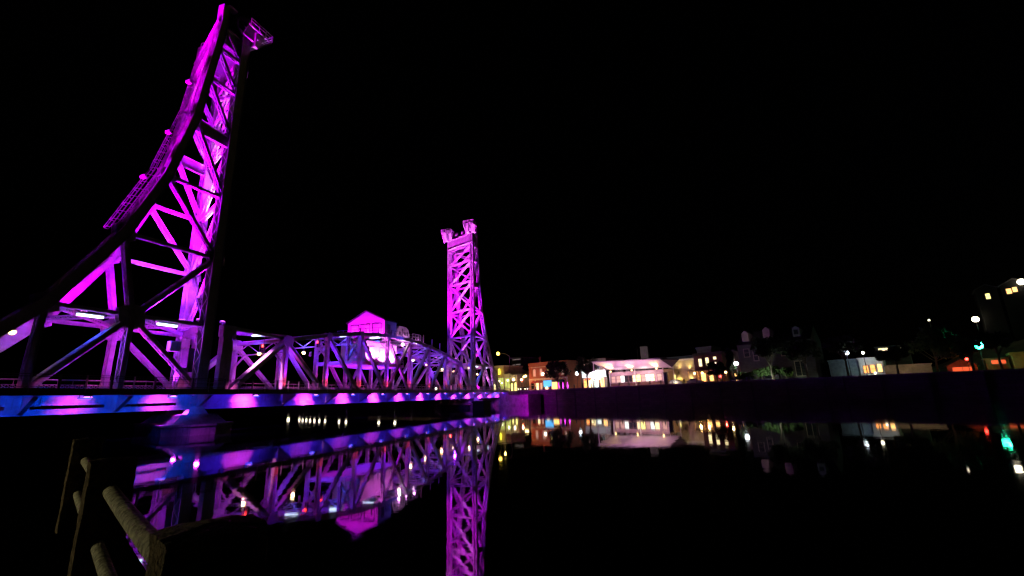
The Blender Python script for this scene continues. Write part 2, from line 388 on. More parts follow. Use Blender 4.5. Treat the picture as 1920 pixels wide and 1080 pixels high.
for i in range(1, 9):
    zt = TZ[i]; m = MB()
    A = Q(i, zt, -1); B = Q(i, zt, 1)
    m.laced(A, B, .35, .45, nrmc, pitch=.6); sb(m, 'cross_strut')
    m = MB(); lo = 1.7 if i not in (4, 5) else .9
    m.bar(Q(i, zt-lo, -1), Q(i, zt-lo, 1), .14, .14, nrmc)
    for k in range(4):
        a0 = A.lerp(B, k/4); a1 = A.lerp(B, (k+1)/4)
        d0, d1 = Vector((0,0,-.2)), Vector((0,0,-lo+.1))
        m.bar(a0+(d0 if k % 2 else d1), a1+(d1 if k % 2 else d0), .1, .1, nrmc)
    for sd in (-1, 1):
        q = Q(i, zt-lo-1.8, sd); p = A.lerp(B, .22 if sd < 0 else .78)+Vector((0,0,-lo)); m.bar(q, p, .2, .2, nrmc)
    sb(m, 'sway_frame')
for i in range(1, 8):
    for a, b in ((-1, 1), (1, -1)):
        m = MB(); m.laced(Q(i, TZ[i]+.05, a), Q(i+1, TZ[i+1]+.05, b), .25, .22, (0,0,1), lace=True, pitch=.5); sb(m, 'lateral_brace')
# tall guide columns at both ends of the span, on the near and far truss lines
for s0 in (39.7, 114.9):
    for sd in (-1, 1):
        x = s0+(3.6 if sd > 0 else 0); y = 50+(CY if sd > 0 else 0); m = MB()
        m.box((x-.15, y-.35, 1.4+Z), (x+1.25, y+.35, 9.3+Z)); m.box((x-.3, y-.38, 8.2+Z), (x+1.4, y+.38, 9.6+Z)); sb(m, 'guide_column')
# thin maintenance posts along the arch
for k, s in enumerate((88.5, 92.5, 96.5)):
    m = MB(); m.tube([(s, 50, 12.4+Z-(k*.55)), (s, 50, 14.2+Z-(k*.55))], .09, 8); sb(m, 'marker_post')

# ------------------------------------------------------------------ bridge deck (floor, chords, brackets, walkway)
deck = empty('bridge_deck', (70, 54.7, 3.2), 0, 'long flat bridge deck crossing the water, lit blue underneath', 'bridge deck')
OFF2 = Vector(deck.location)
def db(m, name, mt=steel):
    o = m.build(name, mt, deck); o.data.transform(Matrix.Translation(-OFF2)); return o
SA, SB = -8.0, 139.5
def slab(s0, s1, t0, t1, z0, z1, m=None):
    m = m or MB(); k0 = k1 = 0
    m.prism([(s0+k0, t0, z0+Z), (s1+k0, t0, z0+Z), (s1+k1, t1, z0+Z), (s0+k1, t1, z0+Z)], (0, 0, z1-z0)); return m
db(slab(SA, SB, 50.9, 58.6, 1.35, 1.75), 'roadway', asphalt)
db(slab(SA, SB, 47.1, 49.4, 1.62, 1.78), 'walkway', concrete)
m = MB(); m.box((SA-1, 46.95, 1.28+Z), (SB-1.5, 47.09, 1.84+Z)); m.box((SA-1, 46.8, 1.28+Z), (SB-1.5, 46.949, 1.34+Z)); m.box((SA-1, 46.8, 1.78+Z), (SB-1.5, 46.949, 1.84+Z)); db(m, 'fascia_beam', steel_dark)
bs = [37.5-21.5-6.6*k for k in (3, 2, 1)]+[16.0, 22.7, 29.5, 37.4]+[S0+PN*i for i in range(1, 9)]+[116.6, 125.0, 131.9, 138.4]
for sd, y in ((-1, 50.0), (1, 59.5)):
    m = MB(); k = 0
    SM = 36.8                                                      # the tower part is an open two piece chord, the span part is solid
    m.box((SM+k, y-.05, .40+Z), (SB+k, y+.05, 1.30+Z))
    yo = y+sd*.22
    m.box((SM+k, yo-.04, -.22+Z), (SB+k, yo+.04, .32+Z))
    m.box((SM+k, y-.28, .33+Z), (SB+k, y+.24, .385+Z))
    m.box((SA+k, y-.05, .56+Z), (SM-.01+k, y+.05, 1.30+Z)); m.box((SA+k, y-.16, .50+Z), (SM-.01+k, y+.1, .558+Z))
    m.box((SA+k, yo-.04, -.22+Z), (SM-.01+k, yo+.04, .16+Z)); m.box((SA+k, y-.28, .165+Z), (SM-.01+k, y+.24, .21+Z))
    for sp in (16.0, 22.7, 29.5, 36.1): m.box((sp-.9+k, y-.09, .1+Z), (sp+.6+k, y+.09, 1.29+Z))
    m.box((SA+k, y-.36, -.28+Z), (SB+k, y+.30, -.222+Z))
    m.box((SA+k, y-.2, 1.302+Z), (SB+k, y+.2, 1.345+Z))
    db(m, 'bottom_chord')
for s in bs:
    m = MB(); A = Vector((s, 50.2, .55+Z)); B = Vector((s, 59.3, .55+Z))
    m.bar(A, B, .05, 1.3, nrmc); m.bar(A-Vector((0,0,.66)), B-Vector((0,0,.66)), .35, .04, nrmc); db(m, 'floor_beam')
    m = MB()                                                       # tapering walkway bracket outside the near truss
    A = Vector((s-.06, 49.65, 0)); B = Vector((s-.45, 47.1, 0)); nn = Vector((B.y-A.y, A.x-B.x, 0)).normalized()*.06
    m.prism([A+Vector((0,0,-.2+Z)), B+Vector((0,0,1.22+Z)), B+Vector((0,0,1.6+Z)), A+Vector((0,0,1.6+Z))], nn)
    m.bar(A+Vector((0,0,-.22+Z)), B+Vector((0,0,1.2+Z)), .34, .05, nn); db(m, 'walkway_bracket')
    for e in (.5, .85, 1.2):
        if s < 135:
            m = MB(); m.box((s+e, 49.86, .4+Z), (s+e+.06, 49.949, 1.28+Z)); db(m, 'web_stiffener')
for t in (52.3, 54.7, 57.1):
    m = MB(); m.box((SA+3, t-.12, .75+Z), (SB+2, t+.12, 1.34+Z)); db(m, 'stringer')
# railings: outer pipe railing and inner lattice railing
rl = empty('walkway_railing', (70, 47, 1.8+Z), 0, 'thin dark pipe railing along the outer edge of the bridge walkway', 'railing')
OFR = Vector(rl.location)
def rb(m, name, mt, par):
    o = m.build(name, mt, par); o.data.transform(Matrix.Translation(-OFR)); return o
m = MB()
for z in (2.95, 2.78): m.box((SA, 46.97, z-.03+Z), (SB-2, 47.03, z+.03+Z))
rb(m, 'top_rail', steel_dark, rl)
m = MB(); m.box((SA, 46.98, 1.95+Z), (SB-2, 47.02, 2.0+Z)); m.box((SA, 46.98, 2.38+Z), (SB-2, 47.02, 2.41+Z)); rb(m, 'lower_rail', steel_dark, rl)
s = SA; k = 0
while s < SB-2:
    m = MB(); w = .07 if k % 2 else .045
    m.box((s-w, 46.99-w, 1.5+Z), (s+w, 46.99+w, 2.96+Z)); rb(m, 'railing_post', steel_dark if k % 2 else steel, rl); s += 1.85; k += 1
il = empty('roadway_railing', (70, 50.7, 1.8+Z), 0, 'pale lattice railing between the walkway and the roadway', 'railing')
OFR = Vector(il.location)
m = MB(); m.box((SA, 50.52, 2.66+Z), (SB, 50.62, 2.76+Z)); m.box((SA, 50.53, 2.26+Z), (SB, 50.61, 2.31+Z)); m.box((SA, 50.53, 1.9+Z), (SB, 50.61, 1.97+Z)); rb(m, 'rail', steel, il)
m = MB(); s = SA
while s < SB-.4:
    for a, b in ((0, .36), (.36, 0)): m.bar((s+a, 50.57, 1.97+Z), (s+b, 50.57, 2.26+Z), .02, .045)
    m.box((s-.02, 50.55, 1.97+Z), (s+.02, 50.59, 2.66+Z)) if int(s*3) % 3 == 0 else None
    s += .36
rb(m, 'lattice_infill', steel, il)

# ------------------------------------------------------------------ lamps of the bridge
def tube_light(loc, label, cat='lamp', L=1.5, power=260, rz=0):
    r = empty('tube_light', loc, rz, label, cat, 'blue white tube lights on the top struts'); 
    m = MB(); m.box((-L/2, -.16, 0), (L/2, .16, .14)); m.build('housing', steel, r)
    m = MB(); m.box((-L/2+.06, -.15, -.2), (L/2-.06, .15, -.002)); m.build('lamp_tube', M_cool, r)
    spot('tube_light_beam', (0, 0, -.25), (0, .6, -6), power*6, (.04, .06, 1), 150, r, 1, .3)
    return r
tl = [(26.4, 50.4, 8.75), (33.4, 50.4, 8.85)]+[(ND[1]-.3, 55.0, 9.95), (ND[2]-.45, 54.1, TZ[2]-.1), (ND[3]-.45, 53.0, TZ[3]-.1), (ND[4]-.45, 52.6, TZ[4]-.1)]
names = ['tube light left of the big gusset on the near tower', 'tube light right of the big gusset on the near tower',
 'tube light on the first cross frame of the span', 'tube light on the second cross frame, above the roadway',
 'tube light just left of the gabled house', 'tube light beneath the right end of the gabled house']
for k, (x, y, z) in enumerate(tl): tube_light((x, y, z+Z), names[k], power=260 if k > 1 else 200, L=2.1 if k < 2 else 2.3, rz=0 if k < 2 else R(90))
for i in (5, 6, 7, 8):
    tube_light((ND[i]+.8, 51.6, TZ[i]+.15+Z), '%s tube light beyond the machine drive on the sloping top chord' % ORD[i-5], L=1.8, power=240, rz=R(90))
for k, u in enumerate((3.8, 11)):
    tube_light((117+u, 50.5, 8.8+Z), ['tube light on the left part of the far tower portal', 'tube light on the right part of the far tower portal'][k], L=1.3, power=200)
def hang_lamp(loc, label, drop=1.2, power=90):
    r = empty('hanging_lamp', loc, 0, label, 'lamp', 'warm hanging lamps over the roadway')
    m = MB(); m.tube([(0, 0, .25), (0, 0, drop)], .035, 6); m.build('stem', steel, r)
    m = MB(); m.tube([(0, 0, .28), (0, 0, .1), (0, 0, -.02)], [.08, .22, .3], 12); m.build('shade', steel_dark, r)
    m = MB(); m.ball((0, 0, -.1), .26, 12); m.build('bulb', M_warm, r)
    point('hanging_lamp_light', (0, 0, -.45), power, (1, .5, .3), r, .25)
hl = [(23.3, 54.9, 7.2), (49.5, 54.8, 7.3), (58.0, 54.8, 8.1), (92.0, 54.7, 9.1), (98.6, 54.7, 8.4), (106.9, 54.7, 7.7), (113.7, 54.7, 7.4), (124.5, 54.7, 8.9), (131, 54.7, 7.2)]
hn = ['warm lamp hanging at the far left, inside the tower portal', 'warm lamp hanging under the first cross frame of the span', 'warm lamp hanging under the second cross frame of the span',
 'warm lamp hanging just beyond the cabin', 'second warm lamp hanging beyond the cabin', 'third warm lamp hanging beyond the cabin', 'warm lamp hanging in front of the far tower', 'upper warm lamp inside the far tower base', 'lower warm lamp inside the far tower base']
for k, p in enumerate(hl): hang_lamp((p[0], p[1], p[2]+Z), hn[k])
# magenta flood under the walkway in the middle of every bay and a blue strip beside it
mids = [(bs[i]+bs[i+1])/2 for i in range(len(bs)-1)]
for k, s in enumerate(mids):
    if s < 12: continue
    for e in (-2.0, 2.0): spot('walkway_light', (s+e, 48.6, 2.3+Z), (s+e, 50.7, 1.75+Z), 60, (1, .1, .6), 96, None, 1, .1)
    r = empty('underdeck_flood', (s, 47.9, 1.15+Z), 0, 'magenta flood lamp below the walkway, bay %s counted from the left edge' % ORD[k-3] if k-3 < len(ORD) else '', 'lamp', 'magenta flood lamps below the walkway')
    m = MB(); m.box((-.3, -.1, 0), (.3, .1, .2)); m.bar((0, 0, .2), (0, 0, .46), .08, .08); m.build('housing', steel_dark, r)
    m = MB(); m.box((-.26, -.08, -.03), (.26, .08, -.002)); m.build('lens', M_mag, r)
    pw = 900 if s > 37 else (420 if s > 30 else 150)
    spot('flood_beam', (0, .1, -.06), (0, 1.6, -.75), pw*2.4*random.uniform(.75, 1.25), (1, .04, .85), 100, r, 1, .12)
    b = empty('underdeck_blue_lamp', (s-.5, 47.4, .95+Z), 0, 'blue lamp bar below the walkway edge, bay %s counted from the left edge' % ORD[min(k-3, 17)], 'lamp', 'blue lamp bars below the walkway edge')
    m = MB(); m.box((-.5, -.05, .05), (.5, .05, .12)); m.bar((-.4, 0, .12), (-.4, 0, .34), .05, .05); m.bar((.4, 0, .12), (.4, 0, .34), .05, .05); m.build('housing', steel_dark, b)
    m = MB(); m.box((-.46, -.04, .02), (.46, .04, .049)); m.build('led_bar', M_blue, b)
    for e in (-2.4, 0, 2.4): spot('blue_beam', (e, .05, -.05), (e*1.05, 2.6, -.8), 150, (.0, .055, 1) if s < 40 else (.05, .01, 1), 140, b, 1, .3)

# ------------------------------------------------------------------ machinery house, cabin and drive on the span
h = empty('machinery_house', (73.6, 54.9, 12.55+Z), 0, 'small gabled machinery house lit bright magenta on top of the span', 'machinery house')
gy0, gy1 = -4.6, 4.0
m = MB(); m.prism([(0, gy0, .1), (0, gy1, .1), (0, gy1, 2.8), (0, (gy0+gy1)/2, 4.95), (0, gy0, 2.8)], (4.2, 0, 0)); m.build('wall', housewall, h)
m = MB()
for sg, ye in ((-1, gy0), (1, gy1)):
    ym = (gy0+gy1)/2; m.prism([(-.25, ym, 5.0), (-.25, ye+sg*.3, 2.72), (-.25, ye+sg*.3, 2.88), (-.25, ym, 5.2)], (4.7, 0, 0))
m.build('roof', roofm, h)
for k, (y0, y1) in enumerate(((-3.9, -1.9), (-1.2, .9), (1.4, 3.2))):
    fr = MB(); z0, z1 = .5, 2.25
    for a, b in (((y0, z0), (y1, z0)), ((y0, z1), (y1, z1)), ((y0, z0), (y0, z1)), ((y1, z0), (y1, z1))):
        fr.bar((-.04, a[0], a[1]), (-.04, b[0], b[1]), .08, .17, (1, 0, 0))
    fo = fr.build('window', steel_dark, h); g = MB(); g.box((-.02, y0+.05, z0+.05), (-.004, y1-.05, z1-.05)); g.build('pane', housewall if k == 1 else housewall, fo)
m = MB(); m.box((1.0, gy0-.05, .3), (2.0, gy0-.003, 2.2)); m.build('door', steel_dark, h)
pf = empty('machinery_platform', (79, 54.9, 12.3+Z), 0, 'dark railed platform under the gabled machinery house', 'platform')
m = MB(); m.box((-8.0, -5.2, 0), (8.6, 4.6, .2))
for x in (-7.5, -4, 0, 4, 8): m.box((x-.1, -5.3, -.35), (x+.1, 4.6, -.002))
m.build('floor', steel_dark, pf)
m = MB()
for z in (.75, 1.25):
    m.box((-7.97, -5.15, z-.06), (-7.89, 4.5, z+.06)); m.box((-7.9, -5.17, z-.025), (8.5, -5.11, z+.025))
for i in range(8): m.box((-7.96, -5.1+i*1.35, .2), (-7.88, -5.02+i*1.35, 1.3))
for i in range(13): m.box((-7.9+i*1.36, -5.18, .2), (-7.82+i*1.36, -5.1, 1.3))
m.build('platform_railing', steel_dark, pf)
for k, y in enumerate((50.9, 53.9, 57.2)):
    r = empty('facade_flood', (72.75, y, 12.62+Z), 0, ['magenta flood lamp below the right window of the machinery house', 'magenta flood lamp below the middle window of the machinery house', 'magenta flood lamp below the left window of the machinery house'][k], 'lamp', 'magenta flood lamps before the gable')
    m = MB(); m.box((-.15, -.2, 0), (.15, .2, .15)); m.build('housing', steel_dark, r)
    m = MB(); m.box((.02, -.17, .151), (.14, .17, .19)); m.build('lens', M_mwhite, r)
    spot('facade_beam', (0, 0, .25), (.75, 0, 1.1), 1100, (1, .006, 1), 160, r, 1, .1)
spot('house_side_blue', (80.5, 48.2, 14.6), (76, 50.3, 16.6), 500, (.08, .04, 1), 80, None, 1, .2)
spot('house_front_wash', (66.5, 53, 13.6), (73.6, 54.5, 17.5), 1500, (.75, .0, 1), 60, None, 1, .3)
for xx, pp_, cc in ((67, 1300, (.12, .03, 1)), (73, 1300, (.3, .03, 1)), (79, 1200, (.85, .02, 1))): spot('cabin_underlight', (xx, 50.8, 5.2), (xx+1, 52.5, 9.5), pp_, cc, 120, None, 1, .2)
cb = empty('control_cabin', (69.6, 51.4, 6.4+Z), 0, 'glowing boxy control cabin hung inside the span below the machinery house', 'cabin')
m = MB(); m.box((0, 0, .75), (10.2, 5.6, 4.5)); m.build('wall', housewall, cb)
m = MB(); m.box((-.2, -.25, 4.501), (10.4, 5.8, 4.7)); m.build('roof', roofm, cb)
m = MB(); m.box((-5.0, -.9, 0), (11.6, 6.6, .55)); m.build('platform', steel, cb)
m = MB()
for z in (1.1, 1.6): m.box((-4.9, -.88, z-.03), (11.5, -.82, z+.03))
for i in range(14): m.box((-4.9+i*1.26, -.89, .55), (-4.83+i*1.26, -.81, 1.62))
m.build('cabin_railing', steel, cb)
for (x0, x1) in ((1.0, 2.6), (4.3, 5.9), (7.4, 9.0)):
    m = MB(); m.box((x0, -.05, 2.0), (x1, -.01, 3.6)); fo = m.build('window', housewall, cb)
for x in (-4.6, -1.2):
    m = MB(); m.laced((x, .4, .55), (x, .4, 5.4), .4, .4, pitch=.5); m.build('hanger', steel, cb)
m = MB(); m.laced((-4.6, .4, 5.2), (-1.2, .4, .7), .3, .3); m.laced((-4.6, .4, .7), (-1.2, .4, 5.2), .3, .3); m.build('hanger_brace', steel, cb)
for k, x in enumerate((71.2, 74.7, 78.2)):
    r = empty('cabin_flood', (x, 50.75, 7.25+Z), 0, '%s pink white flood lamp along the cabin platform, from the left' % ORD[k], 'lamp', 'flood lamps on the cabin platform')
    m = MB(); m.box((-.2, -.12, -.2), (.2, .12, 0)); m.build('housing', steel_dark, r)
    m = MB(); m.box((-.16, .0, .001), (.16, .1, .03)); m.build('lens', M_mwhite, r)
    spot('cabin_beam', (0, 0, .1), (0, .55, 2.2), 6500, (1, .12, 1), 150, r, 1, .12)
dr = empty('drive_unit', (79.6, 51.6, 12.55+Z), 0, 'rounded blue machine drive housing right of the gabled house', 'machine')
m = MB(); prof = [(0, .3), (.1, 1.9), (.7, 2.7), (3.4, 2.7), (4.3, 2.2), (4.7, 1.2), (4.9, .3)]
m.prism([(x, -.4, z) for x, z in prof], (0, 3.2, 0)); m.build('housing', steel, dr)
m = MB()
for x, z in ((.7, .9), (1.7, 1.6), (2.6, .9)): m.box((x, -.46, z), (x+.5, -.402, z+.6))
m.box((3.7, -.46, .8), (4.1, -.402, 1.7)); m.build('vent', steel_dark, dr)
m = MB(); m.box((-.4, -1.2, 0), (8.4, 3.4, .18)); m.build('base', steel, dr)
m = MB()
for x in (4.9, 6.1, 7.2, 8.3): m.box((x, -1.2, .18), (x+.07, -1.13, 1.5))
m.box((4.9, -1.19, 1.45), (8.37, -1.13, 1.52)); m.box((4.9, -1.19, .8), (8.37, -1.13, .86)); m.build('railing', steel, dr)
for k, (x, z) in enumerate(((80.0, 12.45), (82.7, 12.35), (85.8, 12.2), (80.2, 11.2), (83.2, 11.0))):
    r = empty('bulb_lamp', (x, 50.2, z+Z), 0, ['left bright bulb under the blue machine drive', 'middle bright bulb under the blue machine drive', 'right bright bulb under the blue machine drive', 'left lower bulb on the chord below the machine drive', 'right lower bulb on the chord below the machine drive'][k], 'lamp', 'bright bulbs by the machine drive')
    m = MB(); m.ball((0, 0, 0), .3, 12); m.build('bulb', M_mwhite if k < 3 else M_warmw, r)
    m = MB(); m.bar((0, .25, 0), (0, .7, .1), .1, .1); m.build('bracket', steel_dark, r)
    point('bulb_light', (0, -.1, .45), 60, (1, .3, 1) if k < 3 else (.8, .8, 1), r, .2)
# blue wash aimed at the upper trusses and magenta wash from deck level
for i in (2, 4, 6, 8):
    spot('truss_wash_blue', (ND[i]+2, 54.6, 3.2+Z), (ND[i]+2.5, 55, 12+Z), 9000, (.12, .01, 1), 145, None, 1, .3)
for i in (1, 3, 5, 7):
    spot('truss_wash_magenta', (ND[i]+2, 53.2, 2.2+Z), (ND[i]+3.5, 56.5, 9+Z), 1900, (.75, .01, .95), 145, None, 1, .3)
spot('portal_spot', (39.5, 51.6, 11.2+Z), (45.3, 50, 5.6+Z), 32000, (1, .22, .75), 36, None, 1, .1)
for i in range(1, 9):
    spot('post_light', (ND[i]-.5, 48.9, 1.95+Z), (ND[i]+.1, 50, 4.6+Z), 480, (1, .04, .12), 84, None, 1, .08)
    spot('post_light_blue', (ND[i]-.4, 48.7, 2.1+Z), (ND[i]+.3, 50, 9+Z), 2600, (.22, .01, 1), 56, None, 1, .08)
    spot('far_post_light', (ND[i]-.9, 57.6, 2.0+Z), (ND[i]+.1, 59.3, 6+Z), 170, (1, .1, .8), 110, None, 1, .08)
for u, c in ((24, PUR), (29.5, (.9, .02, .8)), (34.5, (.5, .02, 1))):
    spot('tower_base_wash', (u, 51.8, 2.2+Z), (u+2.5, 54, 9+Z), 3600, c, 150, None, 1, .2)
spot('tower_base_wash', (24.5, 51.0, 3.0+Z), (27, 50.2, 6+Z), 500, (.8, .1, 1), 120, None, 1, .15)
for u in (120.5, 128): spot('tower_base_wash', (u, 51.8, 2.2+Z), (u+2.0, 54, 9+Z), 2200, (1, .2, .9), 160, None, 1, .2)

# traffic signals on the bridge
def signal(loc, label, mtl, col, power, name='traffic_light'):
    r = empty(name, loc, 0, label, 'traffic light'); m = MB(); m.box((-.02, -.2, -.5), (.3, .2, .6)); m.tube([(.15, 0, .6), (.15, 0, 1.6)], .05, 6); m.build('housing', steel_dark, r)
    m = MB(); m.ball((-.06, 0, .36), .17, 12, (.4, 1, 1)); m.build('lens', mtl, r)
    for z in (.0, -.3): m = MB(); m.ball((-.03, 0, z), .13, 10, (.3, 1, 1)); m.build('dark_lens', glassm, r)
    point('signal_light', (-.5, 0, .36), power, col, r, .1); return r
signal((116, 56.5, 5.6+Z-1.5), 'red traffic light glowing at the foot of the far tower', M_red, (1, .03, .02), 260)
signal((48.9, 53.6, 8.2+Z-.4), 'red signal on the first cross frame of the span', M_red, (1, .03, .02), 4)
signal((57.4, 51.6, 9.4+Z-.3), 'red signal hung at the second cross frame of the span', M_red, (1, .03, .02), 4)
signal((64.2, 54.4, 9.6+Z-.3), 'red signal hung just left of the cabin', M_red, (1, .03, .02), 4)
# loudhailer style camera heads on the posts
for k, (x, y, z) in enumerate(((54.6, 50.3, 7.3), (65.2, 50.3, 7.9), (40.8, 49.4, 8.2), (84.7, 54, 7.5))):
    r = empty('camera_head', (x, y, z+Z), 0, ['small camera head on the first hanger post', 'small camera head on the second hanger post', 'small camera head beside the near tower leg', 'small camera head beyond the cabin'][k], 'camera')
    m = MB(); m.ball((0, 0, -.2), .22, 10); m.tube([(0, 0, -.1), (0, 0, .25), (.25, 0, .3)], .06, 6); m.box((-.12, -.12, .0), (.12, .12, .25)); m.build('camera_body', housewall, r)

# ------------------------------------------------------------------ piers
def pier(loc, rz, label):
    r = empty('bridge_pier', loc, rz, label, 'pier', 'concrete bridge piers')
    c = Vector((CX, CY, 0)).normalized(); nl = Vector((-c.y, c.x, 0))   # length axis and width axis
    def pt(a, b, z): v = c*a+nl*b; return Vector((v.x, v.y, z))
    L, Wd = 9.2, 3.2
    def ring(z, e): return [pt(-L-e, -Wd*.35-e*.3, z), pt(-L+1.9, -Wd-e, z), pt(L-1.9, -Wd-e, z), pt(L+e, -Wd*.35-e*.3, z), pt(L+e, Wd*.35, z), pt(L-1.9, Wd+e, z), pt(-L+1.9, Wd+e, z), pt(-L-e, Wd*.35, z)]
    def loft(m, rings):
        o = len(m.v); k = len(rings[0])
        for rg in rings: m.v += [tuple(p) for p in rg]
        for i in range(len(rings)-1):
            for j in range(k): m.f.append((o+i*k+j, o+i*k+(j+1)%k, o+(i+1)*k+(j+1)%k, o+(i+1)*k+j))
        m.f.append(tuple(o+(len(rings)-1)*k+j for j in range(k)))
    m = MB(); loft(m, [ring(-3, .0), ring(-.1, 0), ring(.85, .05), ring(.9, .2), ring(1.12, .2)]); m.build('footing', concrete, r)
    for a0 in (-5.2, 5.2):
        def rg(z, e, f): return [pt(a0-e, -f, z), pt(a0+e, -f, z), pt(a0+e, f, z), pt(a0-e, f, z)]
        m = MB(); loft(m, [rg(1.118, 2.9, 2.5), rg(1.95, 2.0, 1.75), rg(2.1, 1.95, 1.7)]); m.build('pedestal', concrete, r)
        m = MB(); loft(m, [rg(2.098, 1.2, 1.0), rg(2.95, .6, .5)]); m.build('bearing_shoe', steel, r)
    return r
pier((37.5+CX/2, 54.75, 0), 0, 'angular concrete pier in the water beneath the near lift tower')
pier((117+CX/2, 54.75, 0), 0, 'distant concrete pier at the waterline beneath the far lift tower')
for (x, y) in ((34.6, 46.0), (36.5, 52)): spot('pier_wash', (x, y-1.0, 2.7), (x-.4, y-2.4, 0), 700, (.7, .03, .9), 150, None, 1, .2)
spot('pier_wash', (31.5, 44.5, 4.1), (33, 44, 0), 500, (.2, .04, 1), 120, None, 1, .2)
for (x, y) in ((114, 46.5), (120, 48), (126, 48.2)): spot('pier_wash', (x, y-2, 3.8), (x+1, y+3, 0), 420, (.55, .08, 1), 160, None, 1, .3)
spot('pier_wash', (130, 48.5, 3.6), (139, 50, 1), 500, (.2, .08, 1), 120, None, 1, .3)
spot('pier_wash', (128, 41, 3.4), (138, 40, 1.5), 1300, (.75, .0, 1), 110, None, 1, .3)
# dark box fender and sloping dolphin at the far pier
m = MB(); m.box((-2.2, -1.5, -1), (2.2, 1.5, 2.0)); m.box((-2.4, -1.7, 1.6), (2.4, 1.7, 1.9)); fo = m.build('fender_box', mat('tarred_timber', (.02, .02, .022), .8), None); fo.location = (104.6, 42.6, 0)
tag(fo, 'dark square fender block in the water beside the far pier', 'fender')

# ------------------------------------------------------------------ far bank frame: n goes away from the canal, q runs to the right
BO = Vector((133.5, 21, 0)); DN = Vector((.907, -.42, 0)).normalized(); DQ = Vector((-.42, -.907, 0)).normalized()
BR = math.atan2(DN.y, DN.x)
def BX(n, q, z=0): return BO+DN*n+DQ*q+Vector((0, 0, z))
# water
def ripple_water():
    m = bpy.data.materials.new("canal_water"); m.use_nodes = True; n = m.node_tree; b = n.nodes["Principled BSDF"]
    b.inputs["Base Color"].default_value = (.004, .006, .008, 1); b.inputs["Roughness"].default_value = .03
    b.inputs["IOR"].default_value = 1.95; b.inputs["Specular IOR Level"].default_value = .5
    tc = n.nodes.new("ShaderNodeTexCoord"); a = n.nodes.new("ShaderNodeTexNoise"); a.inputs["Scale"].default_value = .8; a.inputs["Detail"].default_value = 3
    n.links.new(tc.outputs["Object"], a.inputs["Vector"])
    bp = n.nodes.new("ShaderNodeBump"); bp.inputs["Strength"].default_value = .06; bp.inputs["Distance"].default_value = .05
    n.links.new(a.outputs[0], bp.inputs["Height"]); n.links.new(bp.outputs[0], b.inputs["Normal"]); return m
m = MB(); m.add([(-1500, -1500, 0), (1500, -1500, 0), (1500, 1500, 0), (-1500, 1500, 0)], [(0, 1, 2, 3)])
w = m.build('water', ripple_water()); tag(w, 'still black canal water mirroring the lit bridge', None, None, 'structure')
# far ground with quay wall
ground = mat("grass_ground", (.035, .045, .02), .95, 0, .4, .3)
m = MB(); GZ = 4.45
m.prism([BX(1.0, -900), BX(1.0, 900), BX(1500, 900), BX(1500, -900)], (0, 0, GZ)); g = m.build('ground', ground); g["kind"] = 'structure'
m = MB(); m.prism([BX(.6, -900), BX(.6, -12), BX(.99, -12), BX(.99, -900)], (0, 0, GZ+.05)); 
stonew = brick_mat("stone_wall", (.13, .12, .12), (.2, .18, .18), (.05, .05, .05), 1.0, 1.5, .55)
def wall_piece(q0, q1, top, label, th=.9):
    r = empty('quay_wall', BX(0, (q0+q1)/2), BR, label, 'wall', 'stone quay walls of the far bank'); L = (q1-q0)/2
    m = MB(); m.box((0, -L, -2), (th, L, top)); o = m.build('wall_face', stonew, r)
    m = MB(); m.box((-.15, -L, top+.003), (th+.3, L, top+.28)); m.build('coping', concrete, r)
    m = MB(); k = int(L*2/7)
    for i in range(k): m.box((-.18, -L+3+i*7, .1), (-.002, -L+3.3+i*7, top-.1))
    m.build('timber_fender', steel_dark, r); return r
wall_piece(-30.5, 62, 4.3, 'long purple tinted stone quay wall right of the bridge')
wall_piece(62.1, 260, 4.3, 'unlit stone quay wall at the far right of the canal')
wall_piece(-420, -50, 4.3, 'distant quay wall seen under the bridge on the left')
m = MB(); m.prism([(137.2, 46.5, -1), (151, 44, -1), (156, 66, -1), (141, 66, -1)], (0, 0, 5.4)); ab = m.build('wing', concrete)
ab.name = 'bridge_abutment'; tag(ab, 'tall concrete abutment where the bridge lands on the far bank', 'abutment')
m = MB(); m.prism([(133.5, 39.0, -1), (138.8, 36.4, -1), (151, 43.9, -1), (137.2, 46.45, -1)], (0, 0, 4.2)); aw = m.build('abutment_wing_wall', concrete)
tag(aw, 'slanting concrete wing wall between abutment and quay wall, lit violet', 'wall')
road = MB(); road.prism([(139.6, 50.9, 4.3), (240, 50.9, 4.46), (240, 58.6, 4.46), (143.4, 58.6, 4.3)], (0, 0, .35)); rd = road.build('road', asphalt); rd["kind"] = 'structure'
pav = MB(); pav.prism([BX(1.4, -30, GZ+.004), BX(1.4, 60, GZ+.004), BX(9, 60, GZ+.004), BX(9, -30, GZ+.004)], (0, 0, .03)); pv = pav.build('pavement', concrete); pv["kind"] = 'structure'
# hill behind the right bank
hm = MB(); nq, nn = 30, 14; hv = []
for i in range(nq+1):
    for j in range(nn+1):
        q = 66+i*12; n_ = 36+j*14; e = min(1, max(0, (q-70)/26))*min(1, j/2.2)
        p = BX(n_, q, GZ-.4+e*13.5*(1+.12*math.sin(i*1.3+j))); hv.append(tuple(p))
hm.add(hv, [(i*(nn+1)+j, i*(nn+1)+j+1, (i+1)*(nn+1)+j+1, (i+1)*(nn+1)+j) for i in range(nq) for j in range(nn)])
ho = hm.build('hill', ground); ho["kind"] = 'structure'
